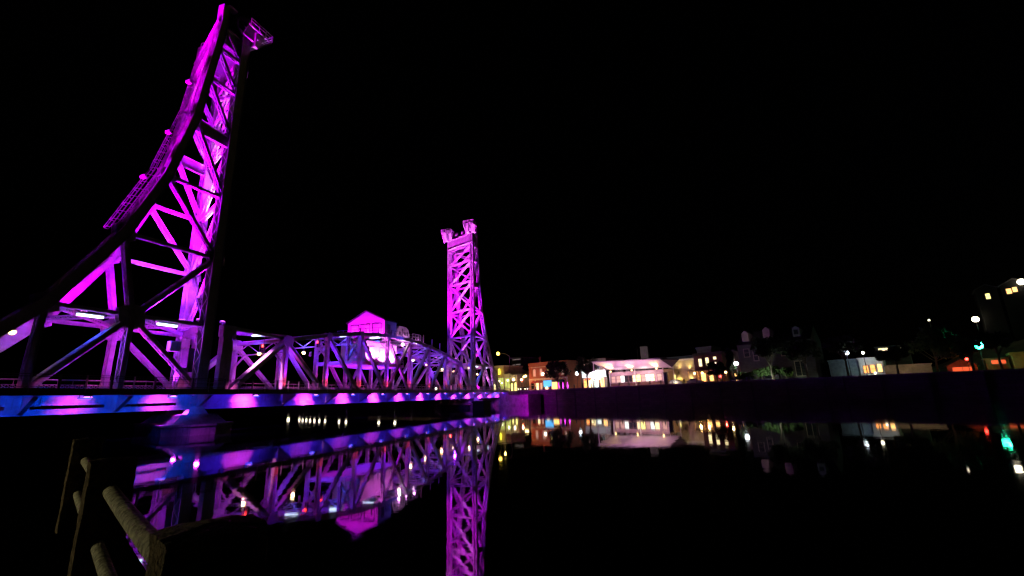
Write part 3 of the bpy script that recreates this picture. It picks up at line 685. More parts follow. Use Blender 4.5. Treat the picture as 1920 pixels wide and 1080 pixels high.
# ------------------------------------------------------------------ buildings of the far bank
brick = brick_mat("red_brick", (.38, .10, .05), (.30, .075, .04), (.30, .22, .18), 1.0, .5, .18)
brick_d = brick_mat("dark_brick", (.13, .05, .04), (.10, .04, .03), (.10, .08, .07), 1.0, .5, .18)
cream = mat("cream_render", (.55, .48, .36), .8, 0, .18, .8)
tan = mat("tan_render", (.42, .30, .2), .85, 0, .25, .8)
white = mat("white_paint", (.72, .72, .7), .7, 0, .08, .8)
grey = mat("grey_cladding", (.16, .16, .17), .8, 0, .2, .8)
dark = mat("dark_siding", (.06, .058, .06), .85, 0, .25, .8)
pinkish = mat("pale_pink_siding", (.5, .36, .38), .8, 0, .15, .8)
L_yel = emat("lit_yellow_window", (1, .86, .25), 1.7); L_grn = emat("lit_green_yellow_window", (.62, .7, .18), .55); L_wrm = emat("lit_warm_window", (1, .5, .15), 2.0)
L_crm = emat("lit_cream_window", (1, .8, .4), 1.5); L_dim = emat("dim_curtained_window", (.8, .5, .4), .5); L_whi = emat("lit_white_window", (.85, 1, .9), 1.3)
L_org = emat("lit_orange_window", (1, .33, .08), 1.6); L_blu = emat("backlit_blue_screen", (.12, .52, 1), .9); L_red = emat("lit_red_panel", (1, .12, .04), .7)
L_pnk = emat("faint_pink_gable", (.62, .42, .5), .22); L_sign = emat("backlit_yellow_sign", (1, .85, .05), 2.2); L_mgn = emat("magenta_cloth_glow", (1, .05, .9), 2.0)
GLW = {'y': L_yel, 'g': L_grn, 'w': L_wrm, 'c': L_crm, 'd': L_dim, 'h': L_whi, 'o': L_org, 'r': L_red, 'p': L_pnk, 'm': L_mgn, 'k': glassm}
def building(name, label, q0, q1, n, z1, depth, wm, wins=(), cat='building', z0=4.4, cornice=.5, cm_=None, roof='flat', frame=None):
    r = empty(name, BX(n, q0), BR, label, cat); Wd = q1-q0
    Y = lambda q: -(q-q0)
    m = MB(); m.box((0, -Wd, z0), (depth, 0, z1)); m.build('wall', wm, r)
    if roof == 'flat':
        m = MB(); m.box((-.25, -Wd-.25, z1+.002), (depth+.2, .25, z1+cornice)); m.box((-.12, -Wd-.1, z1-.25), (-.003, .1, z1-.003)); m.build('roof', cm_ or wm, r)
    elif roof == 'gable':
        m = MB(); m.prism([(-.4, .4, z1), (-.4, -Wd/2, z1+Wd*.32), (-.4, -Wd-.4, z1), (-.4, -Wd-.4, z1-.2), (-.4, -Wd/2, z1+Wd*.32-.25), (-.4, .4, z1-.2)], (depth+.8, 0, 0)); m.build('roof', cm_ or roofm, r)
        m = MB(); m.prism([(0, 0, z1), (0, -Wd/2, z1+Wd*.3), (0, -Wd, z1)], (.2, 0, 0)); m.build('gable_wall', wm, r)
    elif roof == 'ridge':
        m = MB(); m.prism([(-.5, 0, z1-.2), (depth/2, 0, z1+depth*.28), (depth+.5, 0, z1-.2), (depth+.5, 0, z1), (depth/2, 0, z1+depth*.28+.25), (-.5, 0, z1)], (0, -Wd, 0)); m.build('roof', cm_ or roofm, r)
        m = MB(); m.prism([(.02, -.02, z1), (depth/2, -.02, z1+depth*.27), (depth-.02, -.02, z1)], (0, -Wd+.04, 0)); m.build('gable_wall', wm, r)
    for (qc, za, zb, w, kind, *opt) in wins:
        y = Y(qc); arch = 'arch' in opt
        f = MB(); t = .1
        f.box((-.07, y-w/2-t, za-t), (-.003, y-w/2, zb+(0 if arch else t))); f.box((-.07, y+w/2, za-t), (-.003, y+w/2+t, zb+(0 if arch else t)))
        f.box((-.12, y-w/2-t-.06, za-t-.1), (-.004, y+w/2+t+.06, za-t-.003))
        if not arch: f.box((-.06, y-w/2, zb+.002), (-.003, y+w/2, zb+t-.002))
        else:
            k = 8
            for i in range(k):
                a0, a1 = math.pi*i/k, math.pi*(i+1)/k
                f.bar((-.04, y+math.cos(a0)*(w/2+t/2), zb+math.sin(a0)*(w/2+t/2)), (-.04, y+math.cos(a1)*(w/2+t/2), zb+math.sin(a1)*(w/2+t/2)), .08, t, (1, 0, 0))
        if w > 1.6:
            k = int(w/1.1)
            for i in range(1, k): f.box((-.06, y-w/2+w*i/k-.04, za), (-.03, y-w/2+w*i/k+.04, zb))
        elif zb-za > 1.2 and w > .5: f.box((-.06, y-w/2, (za+zb)/2-.04), (-.03, y+w/2, (za+zb)/2+.04))
        fo = f.build('window', frame or grey, r)
        g = MB()
        if arch:
            pts = [(-.025, y-w/2, za), (-.025, y+w/2, za)]+[(-.025, y+math.cos(a)*w/2, zb+math.sin(a)*w/2) for a in [math.pi*i/8 for i in range(9)]]
            g.prism(pts, (.02, 0, 0))
        else: g.box((-.025, y-w/2, za), (-.005, y+w/2, zb))
        g.build('pane', GLW[kind], fo)
    return r
def wash(n, q, z, tn, tq, tz, p, col, size=120, name='added_wash'):  # unseen spots without fixtures, added to brighten facades, canopy and planting
    p *= 1.2; a = BX(n, q, z); b = BX(tn, tq, tz); return spot(name, a, b, p, col, size, None, 1, .2)
# town left of the main street
wash(15, -60, 6, 25, -60, 10, 900, (1, .8, .3), 140); wash(17, -51.5, 5.5, 24, -51.5, 8, 900, (1, .82, .3), 140)
wash(9, -33, 5.5, 18, -32, 10.5, 2400, (1, .42, .16), 120); wash(10, -23, 5.5, 18, -25, 9.5, 700, (1, .55, .25), 120)
A = building('shop_building', 'two storey tan shop with flat overhanging roof, first building right of the far tower', -64.5, -58.0, 25, 15.2, 12, tan,
    [(-60.9, 12.0, 14.0, 1.2, 'k'), (-62.9, 12.0, 14.0, 1.2, 'k'), (-59.9, 6.0, 10.6, 3.4, 'g'), (-63.4, 5.4, 8, 1.4, 'c')], cornice=.7, cm_=cream)
m = MB(); m.box((-.95, -5.1, 12.1), (-.8, -4.2, 14.4)); m.box((-1, -5.16, 12.04), (-.951, -4.14, 12.1)); m.box((-.8, -4.7, 13), (0, -4.6, 13.1)); o = m.build('shop_sign', L_sign, A); o["label"] = 'yellow backlit hanging sign'
building('shop_building', 'low shop with greenish lit front beside the tan shop', -57.7, -53.6, 25, 11.6, 10, cream, [(-55.7, 6.2, 10.3, 3.2, 'g')], cm_=cream)
building('shop_building', 'small bright cream shop on the left of the main street', -53.3, -49.4, 24, 11.0, 9, cream, [(-52.4, 5.0, 8.0, .7, 'y'), (-50.4, 5.0, 8.6, .9, 'y'), (-51.4, 9.0, 10.3, 1.4, 'c')], cm_=cream)
tw = building('office_block', 'dark tall block with two faint light bands behind the main street shops', -86, -79.0, 60, 22.2, 14, dark, [], cm_=grey)
m = MB(); m.box((-.2, -6.6, 21.4), (-.01, -1.0, 21.6)); m.box((-.2, -6.3, 18.7), (-.01, -3.4, 18.95)); m.box((-.2, -2.6, 18.6), (-.01, -1.2, 18.85)); m.build('light_band', emat("faint_band", (.9, .7, .6), .22), tw)
ch = building('church', 'narrow pale church front with pointed gable behind the street lamps', -79, -72.5, 56, 15.0, 12, tan, [(-77.5, 9, 14, .8, 'd', 'arch'), (-74.5, 8, 12, .8, 'd', 'arch')], cat='church', roof='gable')
building('row_house', 'low dark row house at the back of the main street', -72.0, -60, 62, 13.5, 10, grey, [(-70, 8, 10, 1, 'y'), (-67, 8, 10, 1, 'c'), (-63, 7, 9.5, 1.4, 'y')])
# corner brick building
cbk = building('brick_building', 'red brick corner building with arched upper windows and lit cornice', -37.6, -19.5, 18, 14.2, 14, brick,
    [(q, 9.9, 12.0, 1.0, 'd' if k != 2 else 'y', 'arch') for k, q in enumerate((-34.9, -31.6, -28.1, -24.8, -21.6))]+[(-36.0, 5.2, 8.0, 1.6, 'k'), (-33.6, 4.9, 8.0, 1.0, 'c'), (-31.8, 4.9, 8.0, .8, 'd'), (-29.2, 4.9, 8.0, 1.3, 'c'), (-25.6, 4.9, 8, 2.6, 'w'), (-22, 4.9, 8, 2.4, 'k')], cornice=.7, cm_=brick, frame=cream)
m = MB(); m.box((-.3, -18.1, 8.45), (-.003, .1, 9.0)); m.box((-.2, -18.1, 13.1), (-.003, .1, 13.3)); m.build('cornice_band', cream, cbk)
m = MB()
for y in (-.15, -3.0, -6.8, -10.6, -14.4, -17.8): m.box((-.16, y-.2, 4.5), (-.003, y+.2, 8.44))
m.build('shopfront_column', cream, cbk)
m = MB(); m.box((2, -4.1, 14.9), (2.6, -3.6, 17.3)); m.build('chimney', brick, cbk)
bl = empty('advertising_screen', BX(10, -22.5, 6.6), BR, 'blue lit screen hung in front of the brick corner building', 'screen')
m = MB(); m.box((0, -1.75, -1.0), (.12, 1.75, 1.2)); m.build('screen_face', L_blu, bl)
m = MB(); m.box((.13, -1.85, -1.1), (.25, 1.85, 1.3)); m.box((.13, -1.6, -2.2), (.25, -1.45, -1.1)); m.box((.13, 1.45, -2.2), (.25, 1.6, -1.1)); m.build('screen_frame', steel_dark, bl)
db2 = building('brick_building', 'brick building with bright white ground floor between the dark trees', -19.2, -8.2, 26, 14.6, 12, brick_d,
    [(-17.5, 11.6, 13.4, 1, 'd', 'arch'), (-14.5, 11.4, 13.2, .9, 'k', 'arch'), (-11.5, 11.4, 13.2, .9, 'k', 'arch'), (-17.4, 5, 8, 1.4, 'o'), (-15.2, 5, 8.2, 1.6, 'c'), (-12.9, 5, 8.2, 1.9, 'h'), (-10.4, 5, 8.2, 1.7, 'w')])
m = MB(); m.box((-.6, -10.9, 8.5), (-.003, -.8, 10.8)); m.build('sign_band', white, db2)
wash(21, -16, 9.6, 25.4, -13.5, 9, 2600, (.85, 1, 1), 150); wash(21, -11.5, 9.6, 25.4, -10.5, 8, 2600, (.9, .95, 1), 150)
eb = building('mill_building', 'dark tall building with roof tank behind the trees', -12, 3.0, 48, 14.8, 12, dark, [], cm_=grey)
m = MB(); m.box((2, -7.4, 15.2), (4, -5.2, 20.2)); m.build('roof_tank', emat('tank_faint_glow', (.5, .35, .38), .06), eb)  # tank is no lamp; faint light is put into its material as glow
m = MB(); m.box((1.5, -4.2, 15.2), (1.7, -4.0, 19.6)); m.box((1.5, -9.2, 15.2), (1.7, -9.0, 19.4)); m.build('roof_mast', grey, eb)
# canopy hall
cp = empty('stage_canopy', BX(14, -1, 0), BR, 'white slanting roof canopy lit from below by three warm lamps', 'canopy')
def LB(n, q, z): return Vector((n-14, -(q+1), z))
m = MB(); P4 = [LB(7.5, -2.2, 12.35), LB(7.5, 20.4, 11.5), LB(13.4, 20.9, 9.45), LB(13.4, -.6, 9.95)]; m.prism(P4, (0, 0, .28)); m.build('canopy_roof', white, cp)
m = MB(); m.prism([LB(7.5, 20.45, 11.5), LB(10.0, 24.8, 11.3), LB(13.4, 21.0, 9.45)], (0, 0, .22)); m.build('canopy_wing', dark, cp)
for q in (-2.0, .6, 9.5, 18.5, 21.6):
    m = MB(); m.tube([LB(12.8, q, 4.4), LB(12.8, q, 9.6)], .13, 8); m.build('column', white, cp)
m = MB(); m.tube([LB(8.0, -2.0, 4.4), LB(8.0, -2.0, 12.2)], .13, 8); m.build('column', white, cp)
hall = building('pavilion', 'long low pavilion with picture boards under the white canopy', -.4, 17.6, 14.6, 8.9, 9, pinkish,
    [(q, 6.0, 7.9, 1.35, k) for q, k in ((.9, 'd'), (2.7, 'd'), (4.2, 'h'), (5.6, 'k'), (6.9, 'k'), (8.1, 'c'), (9.6, 'y'), (11.2, 'd'), (12.6, 'h'), (14.1, 'c'), (16.4, 'd'))], cornice=.25, cm_=pinkish, frame=brick_d)
m = MB()
for i in range(9):
    m.box((-.3, -1.3-i*1.9, 9.2), (-.05, -.3-i*1.9, 9.9))
m.build('clerestory_panel', dark, hall)
m = MB(); m.box((-.2, -18, 4.4), (-.01, 0, 5.7)); m.build('wall_base', brick_d, hall)
for k, q in enumerate((1.5, 8.8, 16.8)):
    r = empty('canopy_lamp', BX(12.2, q, 9.35), BR, '%s warm lamp under the white canopy from the left' % ORD[k], 'lamp', 'warm lamps under the canopy')
    m = MB(); m.ball((0, 0, 0), .2, 10); m.build('bulb', M_warm, r); m = MB(); m.tube([(0, 0, -.2), (.3, 0, -.9)], .05, 6); m.build('arm', steel_dark, r)
    spot('canopy_light', (-.1, 0, .2), (-2.0, 0, 2.6), 2600, (1, .6, .15), 105, r, 1, .1)
wash(4, 4, 5.2, 11, 5, 10.6, 1900, (.85, .3, .75), 150); wash(4, 14, 5.2, 11, 14, 10.6, 1900, (.95, .4, .65), 150)
wash(10, 4, 9.0, 14.6, 4, 6.5, 500, (1, .75, .7), 150); wash(10, 13, 9.0, 14.6, 13, 6.5, 700, (1, .8, .7), 150)
# white wall with sconces
gw = building('restaurant', 'cream walled building with glowing up and down wall lamps', 16.0, 24.6, 22, 11.9, 12, cream, [(17.6, 4.9, 7.6, 1.0, 'y')], cornice=.3, cm_=white)
for k, q in enumerate((19.4, 22.7)):
    r = empty('wall_sconce', BX(21.8, q, 8.2), BR, ['left wall lamp throwing cones of light up and down the cream wall', 'right wall lamp throwing cones of light up and down the cream wall'][k], 'wall lamp')
    m = MB(); m.tube([(-.12, 0, -.3), (-.12, 0, .3)], .14, 10); m.build('sconce_body', steel_dark, r)
    spot('up_light', (-.25, 0, .3), (.1, 0, 2.6), 1300, (1, .72, .2), 60, r, .4, .05); spot('down_light', (-.25, 0, -.3), (.1, 0, -3), 1300, (1, .76, .25), 60, r, .4, .05)
wash(15, 20, 5, 22, 20, 8, 500, (1, .8, .5), 140); wash(16, 19.6, 14.4, 22, 20.5, 12, 60, (1, .8, .8), 120)
building('back_building', 'plain faintly lit block rising behind the cream walled building', 21.0, 25.6, 34, 15.8, 8, mat('grey_render', (.3, .28, .24), .9), [])
wash(28, 22, 10, 34, 23, 14, 160, (1, .85, .6), 120)
building('back_building', 'long dark roofed block behind the restaurant', 12, 20.8, 32, 13.3, 8, grey, [])
hb2 = building('tavern', 'dark brick tavern with two tall lit upper windows and an orange porch', 25.0, 33.0, 20, 12.8, 12, brick_d,
    [(26.8, 9.5, 11.6, .85, 'c'), (28.8, 9.6, 11.8, .85, 'c'), (31.0, 11.2, 11.9, .8, 'c'), (31.2, 9.9, 10.4, .6, 'c'), (27.2, 5.2, 7.4, 1.2, 'w'), (29.4, 5.2, 7.2, 1.0, 'w')], cm_=dark)
m = MB(); m.box((-3, -7.4, 8.1), (-.003, 1.2, 8.3)); m.build('porch_roof', brick_d, hb2)
for y in (1.0, -1.6, -4.4, -7.2):
    m = MB(); m.box((-2.9, y-.1, 4.4), (-2.7, y+.1, 8.098)); m.build('porch_post', tan, hb2)
m = MB(); m.box((-2.9, -7.2, 5.3), (-2.8, 1, 5.4)); m.build('porch_rail', tan, hb2)
for k, q in enumerate((25.7, 27.9)):
    r = empty('porch_lamp', BX(17.4, q, 7.5), BR, ['left orange lamp on the tavern porch', 'right orange lamp on the tavern porch'][k], 'lamp')
    m = MB(); m.ball((0, 0, 0), .3, 10); m.build('bulb', M_warm, r); m = MB(); m.bar((0, 0, .25), (0, 0, .6), .05, .05); m.build('stem', steel_dark, r)
    point('porch_light', (-.1, 0, -.4), 260, (1, .5, .12), r, .2)
building('narrow_house', 'narrow brownish house with a small wall lamp right of the tavern', 33.4, 36.4, 24, 13.0, 9, mat('brown_render', (.34, .24, .2), .9), [(34.6, 10.6, 11.4, .9, 'd'), (34.9, 5.0, 7.2, .8, 'w')], roof='gable')
for q, z, mt, nm, cc in ((33.5, 7.1, M_blue, 'small blue sign lamp left of the dark conical tree', (.1, .2, 1)), (33.8, 6.2, M_red, 'small red sign lamp below the blue one', (1, .05, .03)), (35.3, 7.2, M_warm, 'warm lamp beside the narrow house door', (1, .6, .25))):
    r = empty('sign_lamp', BX(14, q, z), BR, nm, 'lamp'); m = MB(); m.ball((0, 0, 0), .27, 10); m.build('bulb', mt, r)
    m = MB(); m.tube([(.2, 0, -z+4.4), (.2, 0, .1)], .05, 6); m.build('pole', steel_dark, r); point('sign_light', (-.3, 0, 0), 90, cc, r)
# dark gabled house
gh = building('gabled_house', 'large dark house with three pale gabled dormers in its steep roof', 36.8, 54.5, 22, 14.6, 14, dark,
    [(39.0, 11.4, 13.4, 1.3, 'k'), (41.2, 10.2, 12.6, 1.1, 'k'), (44.6, 11.4, 13.2, 1.2, 'k'), (51.2, 5.6, 9.2, 2.4, 'k'), (48, 11, 13, 1.2, 'k'), (51.6, 11.2, 12.8, 1.3, 'k')], roof='ridge', frame=cream)
for k, (q, s) in enumerate(((39.3, 1), (44.7, 1), (51.6, .95))):
    y = -(q-36.8); z0_ = 15.6+(.4 if k == 1 else 0); m = MB()
    m.prism([(-.3, y-.85*s, z0_), (-.3, y+.85*s, z0_), (-.3, y+.85*s, z0_+2.1*s), (-.3, y, z0_+2.9*s), (-.3, y-.85*s, z0_+2.1*s)], (4.5, 0, 0)); do = m.build('dormer', pinkish if k < 2 else grey, gh)
    if k == 2: m = MB(); m.box((-.34, y-.5, z0_+.5), (-.305, y+.5, z0_+1.7)); m.build('pane', glassm, do)
wash(8, 41.5, 14.8, 21.7, 41.8, 17.2, 430, (1, .72, .8), 24); wash(12, 37.6, 7, 22, 39, 13, 90, (.9, .95, .9), 90)
m = MB()
for i in range(26): m.box((-.06, -17.7, 4.8+i*.38), (-.002, 0, 4.83+i*.38))
m.build('clapboards', grey, gh)
def street_lamp(loc, label, h=5.0, mt=M_white, p=800, col=(1,1,1), r_=.28, arm=0, ry=0, group='street lamps of the far bank'):
    r = empty('street_lamp', loc, ry, label, 'street lamp', group)
    m = MB(); m.tube([(0, 0, 0), (0, 0, h)], [.11, .07], 8); m.tube([(0, 0, 0), (0, 0, .5)], .17, 8); m.build('pole', steel_dark, r)
    y = 0
    if arm: m = MB(); m.tube([(0, 0, h-.2), (0, arm*.35, h+.75), (0, arm, h+1.25)], .06, 6); m.build('arm', galv, r); y = arm; h = h+1.15
    m = MB()
    if arm: m.box((-.22, y-.5, h-.02), (.22, y+.35, h+.16))
    else: m.tube([(0, 0, h), (0, 0, h+.12)], [.16, .2], 10)
    m.build('lamp_head', steel_dark, r)
    m = MB(); m.ball((0, y, h-.16 if arm else h+.12+r_*.9), r_, 12); m.build('bulb', mt, r)
    spot('street_light', (0, y, h-.45 if arm else h+.1), (-.15, y, -5), p, col, 158, r, .5, .25); return r
street_lamp(BX(2, -32.7, 4.5), 'tall street lamp with curved arm and yellow glow beside the far tower', 12.4, emat('sodium_bulb', (1, .62, .06), 9), 3000, (1, .7, .15), .55, 4.6, BR+.25)
point('added_arm_fill', BX(1.6, -35.6, 16.2), 130, (1, .7, .15))  # extra point without a bulb, added below the arm to brighten it
SL = [(20, -55.9, 4.2, 'round white globe lamp nearest the far tower on the street', M_warmw, 90, .3), (20, -54.4, 3.4, 'lower globe lamp just right of the one nearest the far tower', M_warmw, 70, .26),
      (20, -51.0, 4.3, 'globe lamp in front of the low greenish shop', M_warmw, 120, .34), (19, -46.9, 4.2, 'globe lamp in front of the small cream shop', M_warmw, 160, .4),
      (30, -45.9, 6.9, 'high globe lamp at the back of the main street', M_warmw, 120, .4), (20, -43.4, 4.1, 'globe lamp at the left kerb of the main street crossing', M_warmw, 260, .42),
      (20, -41.2, 5.4, 'warm globe lamp above the red signal', M_warm, 300, .42), (16, -38.6, 5.0, 'warm globe lamp at the corner of the red brick building', M_warm, 380, .36)]
for n, q, hh, lb, mt, p, rr in SL: street_lamp(BX(n, q, 4.45), lb, hh, mt, p, (1, .8, .45), rr)
street_lamp(BX(10, -24.3, 4.45), 'white lamp in front of the red brick facade', 5.0, M_warmw, 1500, (1, .8, .6), .5)
street_lamp(BX(15, -13.3, 4.45), 'very bright white lamp between the two dark trees', 4.6, M_white, 1800, (.85, .95, 1), .62)
street_lamp(BX(14, 38.2, 4.45), 'bright white lamp above the green hedge', 4.2, M_white, 520, (.8, 1, .85), .55)
street_lamp(BX(14, 62.0, 4.45), 'bright white lamp by the pale blue wall', 5.0, M_white, 900, (.7, .9, 1), .5)
street_lamp(BX(20, 64.5, 4.45), 'yellowish twin lamp above the white shop', 5.2, M_warmw, 160, (1, .9, .6), .3)
street_lamp(BX(6, 66.9, 4.35), 'very short path lamp on the grassy quay', .35, M_warmw, 240, (1, .75, .35), .22)
# traffic: red signal and two parked cars with headlights at the crossing
r = signal(BX(17, -40.3, 8.3), 'red traffic light glowing beside the brick corner building', M_red, (1, .12, .04), 700); r.rotation_euler.z = BR
def car(loc, rz, label, lit=True, body=None):
    r = empty('parked_car', loc, rz, label, 'car', 'cars at the main street crossing'); prof = [(-2.1, .35), (-2.15, .75), (-1.3, .92), (-.7, 1.4), (.9, 1.42), (1.6, .98), (2.1, .85), (2.15, .35)]
    m = MB(); m.prism([(x, -.85, z) for x, z in prof], (0, 1.7, 0)); m.build('body', body or steel_dark, r)
    m = MB(); m.prism([(-1.15, -.86, .95), (-.66, -.86, 1.34), (.84, -.86, 1.36), (1.35, -.86, .98)], (0, 1.72, 0)); m.build('side_window', glassm, r)
    for x in (-1.35, 1.35):
        for y in (-.8, .8): m = MB(); m.tube([(x, y-.1, .33), (x, y+.1, .33)], .33, 14); m.build('wheel', steel_dark, r)
    for y in (-.6, .6): m = MB(); m.ball((-2.15, y, .65), .18 if lit else .1, 10, (.3, 1, 1)); m.build('headlight', M_warmw if lit else glassm, r)
    return r
car(BX(21, -43.6, 4.8), BR, 'car with lit headlights on the left of the main street crossing'); car(BX(22, -41.2, 4.8), BR+.1, 'car with lit headlights on the right of the main street crossing')
car(BX(17, 20.0, 4.6), BR+R(90), 'dark unlit car parked below the left wall lamp', False); car(BX(17.5, 25.6, 4.6), BR+R(88), 'dark unlit car parked in front of the tavern porch', False)
for k, (n_, q_, z_, w_, c_, lb) in enumerate(((17.9, -33.2, 8.2, 5.6, (.3, .06, .05), 0), (17.9, -24.2, 8.2, 5.6, (.05, .12, .2), 0), (24.9, -16, 8.4, 2.6, (.4, .1, .05), 0), (24.9, -12.2, 8.4, 3.6, (.5, .45, .4), 0), (23.9, -51.4, 8.9, 3.4, (.3, .3, .1), 0))):
    par = bpy.data.objects[{0: 'brick_building', 1: 'brick_building', 2: 'brick_building.001', 3: 'brick_building.001', 4: 'shop_building.002'}[k]]
    y0 = -(q_-{0: -37.6, 1: -37.6, 2: -19.2, 3: -19.2, 4: -53.3}[k])
    m = MB(); m.prism([(-.01, y0-w_/2, z_), (-1.1, y0-w_/2, z_-.7), (-1.1, y0-w_/2, z_-.9), (-.01, y0-w_/2, z_-.12)], (0, w_, 0)); m.build('awning', mat('awning_cloth_%s' % 'abcde'[k], c_, .8), par)
# right hand buildings
bw = building('white_shop', 'low white shop with orange glowing entrance near the right of the photo', 62.8, 67.4, 25, 8.9, 9, white, [(64.0, 5.5, 7.2, .9, 'o'), (65.3, 5.5, 7.3, .9, 'o'), (66.6, 5.6, 7.4, .8, 'w')], cornice=.25, cm_=white)
building('garden_wall_building', 'pale blue lit plain wall building behind a thin tree', 56.6, 62.6, 26, 8.9, 8, mat('pale_blue_render', (.25, .35, .38), .8), [], cornice=.2)
yb = building('upper_terrace_building', 'dark building with a yellow lit strip under its roof', 66.0, 72.4, 34, 11.9, 9, dark, [(69.2, 11.0, 11.6, 5.2, 'c'), (66.9, 9.2, 10.0, .9, 'c')], cornice=.2)
lw = building('lit_garden_wall', 'long low cream wall lit along its face', 67.6, 75.6, 22, 6.8, .5, tan, [], cat='wall', cornice=.12)
wash(18, 70, 7.6, 22, 70, 6.4, 60, (1, .85, .5), 150); wash(18, 73.6, 7.6, 22, 73.6, 6.4, 50, (1, .85, .5), 150); wash(21, 65, 8.4, 25, 65, 8, 160, (.8, .95, 1), 150)
building('low_pavilion', 'low reddish roofed shelter lit red at the right', 78.2, 83.0, 30, 6.3, 5, mat('red_render', (.5, .14, .08), .8), [(80.6, 4.9, 5.9, 3.2, 'r')], roof='gable')
wash(24, 80, 5.8, 30, 80.4, 6.4, 140, (1, .2, .05), 140)
building('lit_kiosk', 'small kiosk with slanted red awning right of the shelter', 84.6, 88.2, 33, 7.4, 4, mat('rust_render', (.4, .12, .06), .8), [(86.6, 6.3, 7.1, 2.2, 'r')], cornice=.2)
building('brown_wall_building', 'plain brown wall faintly lit at the right edge', 88.6, 99, 31, 8.0, 6, mat('ochre_render', (.4, .26, .1), .9), [])
wash(24, 92, 6, 31, 92, 6.6, 120, (1, .55, .12), 140)
r = empty('warning_lamp', BX(24, 81.4, 7.4), BR, 'small red lamp above the red shelter', 'lamp'); m = MB(); m.ball((0, 0, 0), .26, 10); m.build('bulb', M_red, r); m = MB(); m.tube([(.1, 0, -3), (.1, 0, 0)], .05, 6); m.build('pole', steel_dark, r)
r = signal(BX(30, 84.1, 10.0), 'green traffic light glowing at the far right', M_grn, (.05, 1, .4), 200); r.rotation_euler.z = BR
for o in r.children:
    if o.name.startswith('lens'): o.scale = (2.6, 4.4, 4.4); o.location.z -= 1.2
m = MB(); m.ball((0, 0, .75), .2, 10); m.build('top_bulb', M_warmw, r); m = MB(); m.tube([(.2, 0, -5.6), (.2, 0, .2)], .07, 6); m.build('pole', steel_dark, r)
street_lamp(BX(60, 77.7, 13.5), 'tiny distant street lamp high on the dark hill, left of the others', 6.2, M_warmw, 20, (1, .8, .6), .22)
street_lamp(BX(60, 86.8, 13.0), 'bright street lamp halfway up the dark hill above the green signal', 5.2, M_warmw, 60, (1, .85, .6), .75)
street_lamp(BX(60, 96.9, 17.0), 'bright street lamp cut by the right edge of the photo', 9.6, M_warmw, 60, (1, .85, .7), .8)
hillm = mat('black_siding', (.006, .006, .006), .95)
building('hill_house', 'dark house on the hill with one small yellow window', 88.4, 92.4, 61, 27, 8, hillm, [(90.4, 24.2, 25.6, .8, 'y')], roof='gable', z0=10)
building('hill_house', 'dark house on the hill with a four paned orange window', 93.0, 98.2, 61, 27.2, 8, hillm, [(94.4, 24.9, 26.2, .9, 'w'), (95.5, 25.2, 26.4, .8, 'w')], roof='gable', z0=10)
for k, (q, L_) in enumerate(((66.8, 5.2), (86.0, 1.6), (89.2, 3.4))):
    m = MB(); m.box((0, -L_/2, 0), (1.2, L_/2, .22)); o = m.build('kerb_strip', emat('glowing_kerb', (1, .72, .35), .55) if k else concrete, None); o.location = BX(3.0, q, 4.36); o.rotation_euler.z = BR  # last two kerbs glow: the light on them is put into the material
    tag(o, ['pale kerb lit around the short path lamp', 'short glowing kerb near the right edge of the photo', 'long glowing kerb cut by the right edge of the photo'][k], 'kerb')
# posts along the quay
bp0 = None
bl_q = [-27+3.1*i for i in range(26)]
for k, q in enumerate(bl_q):
    if bp0 is None:
        bp0 = empty('quay_bollard', BX(1.6, q, 4.48), BR, 'x', 'bollard', 'dark posts along the far quay')
        m = MB(); m.tube([(0, 0, 0), (0, 0, 1.15), (0, 0, 1.3)], [.17, .15, .06], 8); m.build('post', steel_dark, bp0)
        m = MB(); m.tube([(0, 0, .92), (0, 0, 1.02)], .2, 8); m.build('collar', steel_dark, bp0); b = bp0
    else: b = copy_tree(bp0); b.location = BX(1.6, q, 4.48)
    b["label"] = '%s dark quay post counted rightward from the bridge' % (ORD[k] if k < 18 else ['nineteenth', 'twentieth', 'twenty first', 'twenty second', 'twenty third', 'twenty fourth', 'twenty fifth', 'twenty sixth'][k-18])
m = MB(); m.box((-.3, -.55, 0), (.3, .55, 3.2)); m.box((-.4, -.65, 3.2), (.4, .65, 3.4)); o = m.build('info_pillar', steel_dark); o.location = BX(6, 22.2, 4.45); o.rotation_euler.z = BR
tag(o, 'broad dark pillar standing at the right corner of the white canopy', 'pillar')
for k, q in enumerate((-14.9, -9.8, -15.9)):
    r = empty('cafe_parasol', BX(12, -19.2+k*1.9, 4.45), BR, ['closed magenta glowing parasol left of the trunks', 'closed magenta glowing parasol between the trunks', 'closed magenta glowing parasol right of the trunks'][k], 'parasol', 'closed parasols under the dark tree')
    m = MB(); m.tube([(0, 0, .3), (0, 0, 1.0), (0, 0, 2.5)], [.1, .26, .05], 8); m.build('canopy', L_mgn, r); m = MB(); m.tube([(0, 0, 0), (0, 0, 2.7)], .04, 6); m.build('pole', steel_dark, r)  # cloth glows by itself, the magenta light is put into its material
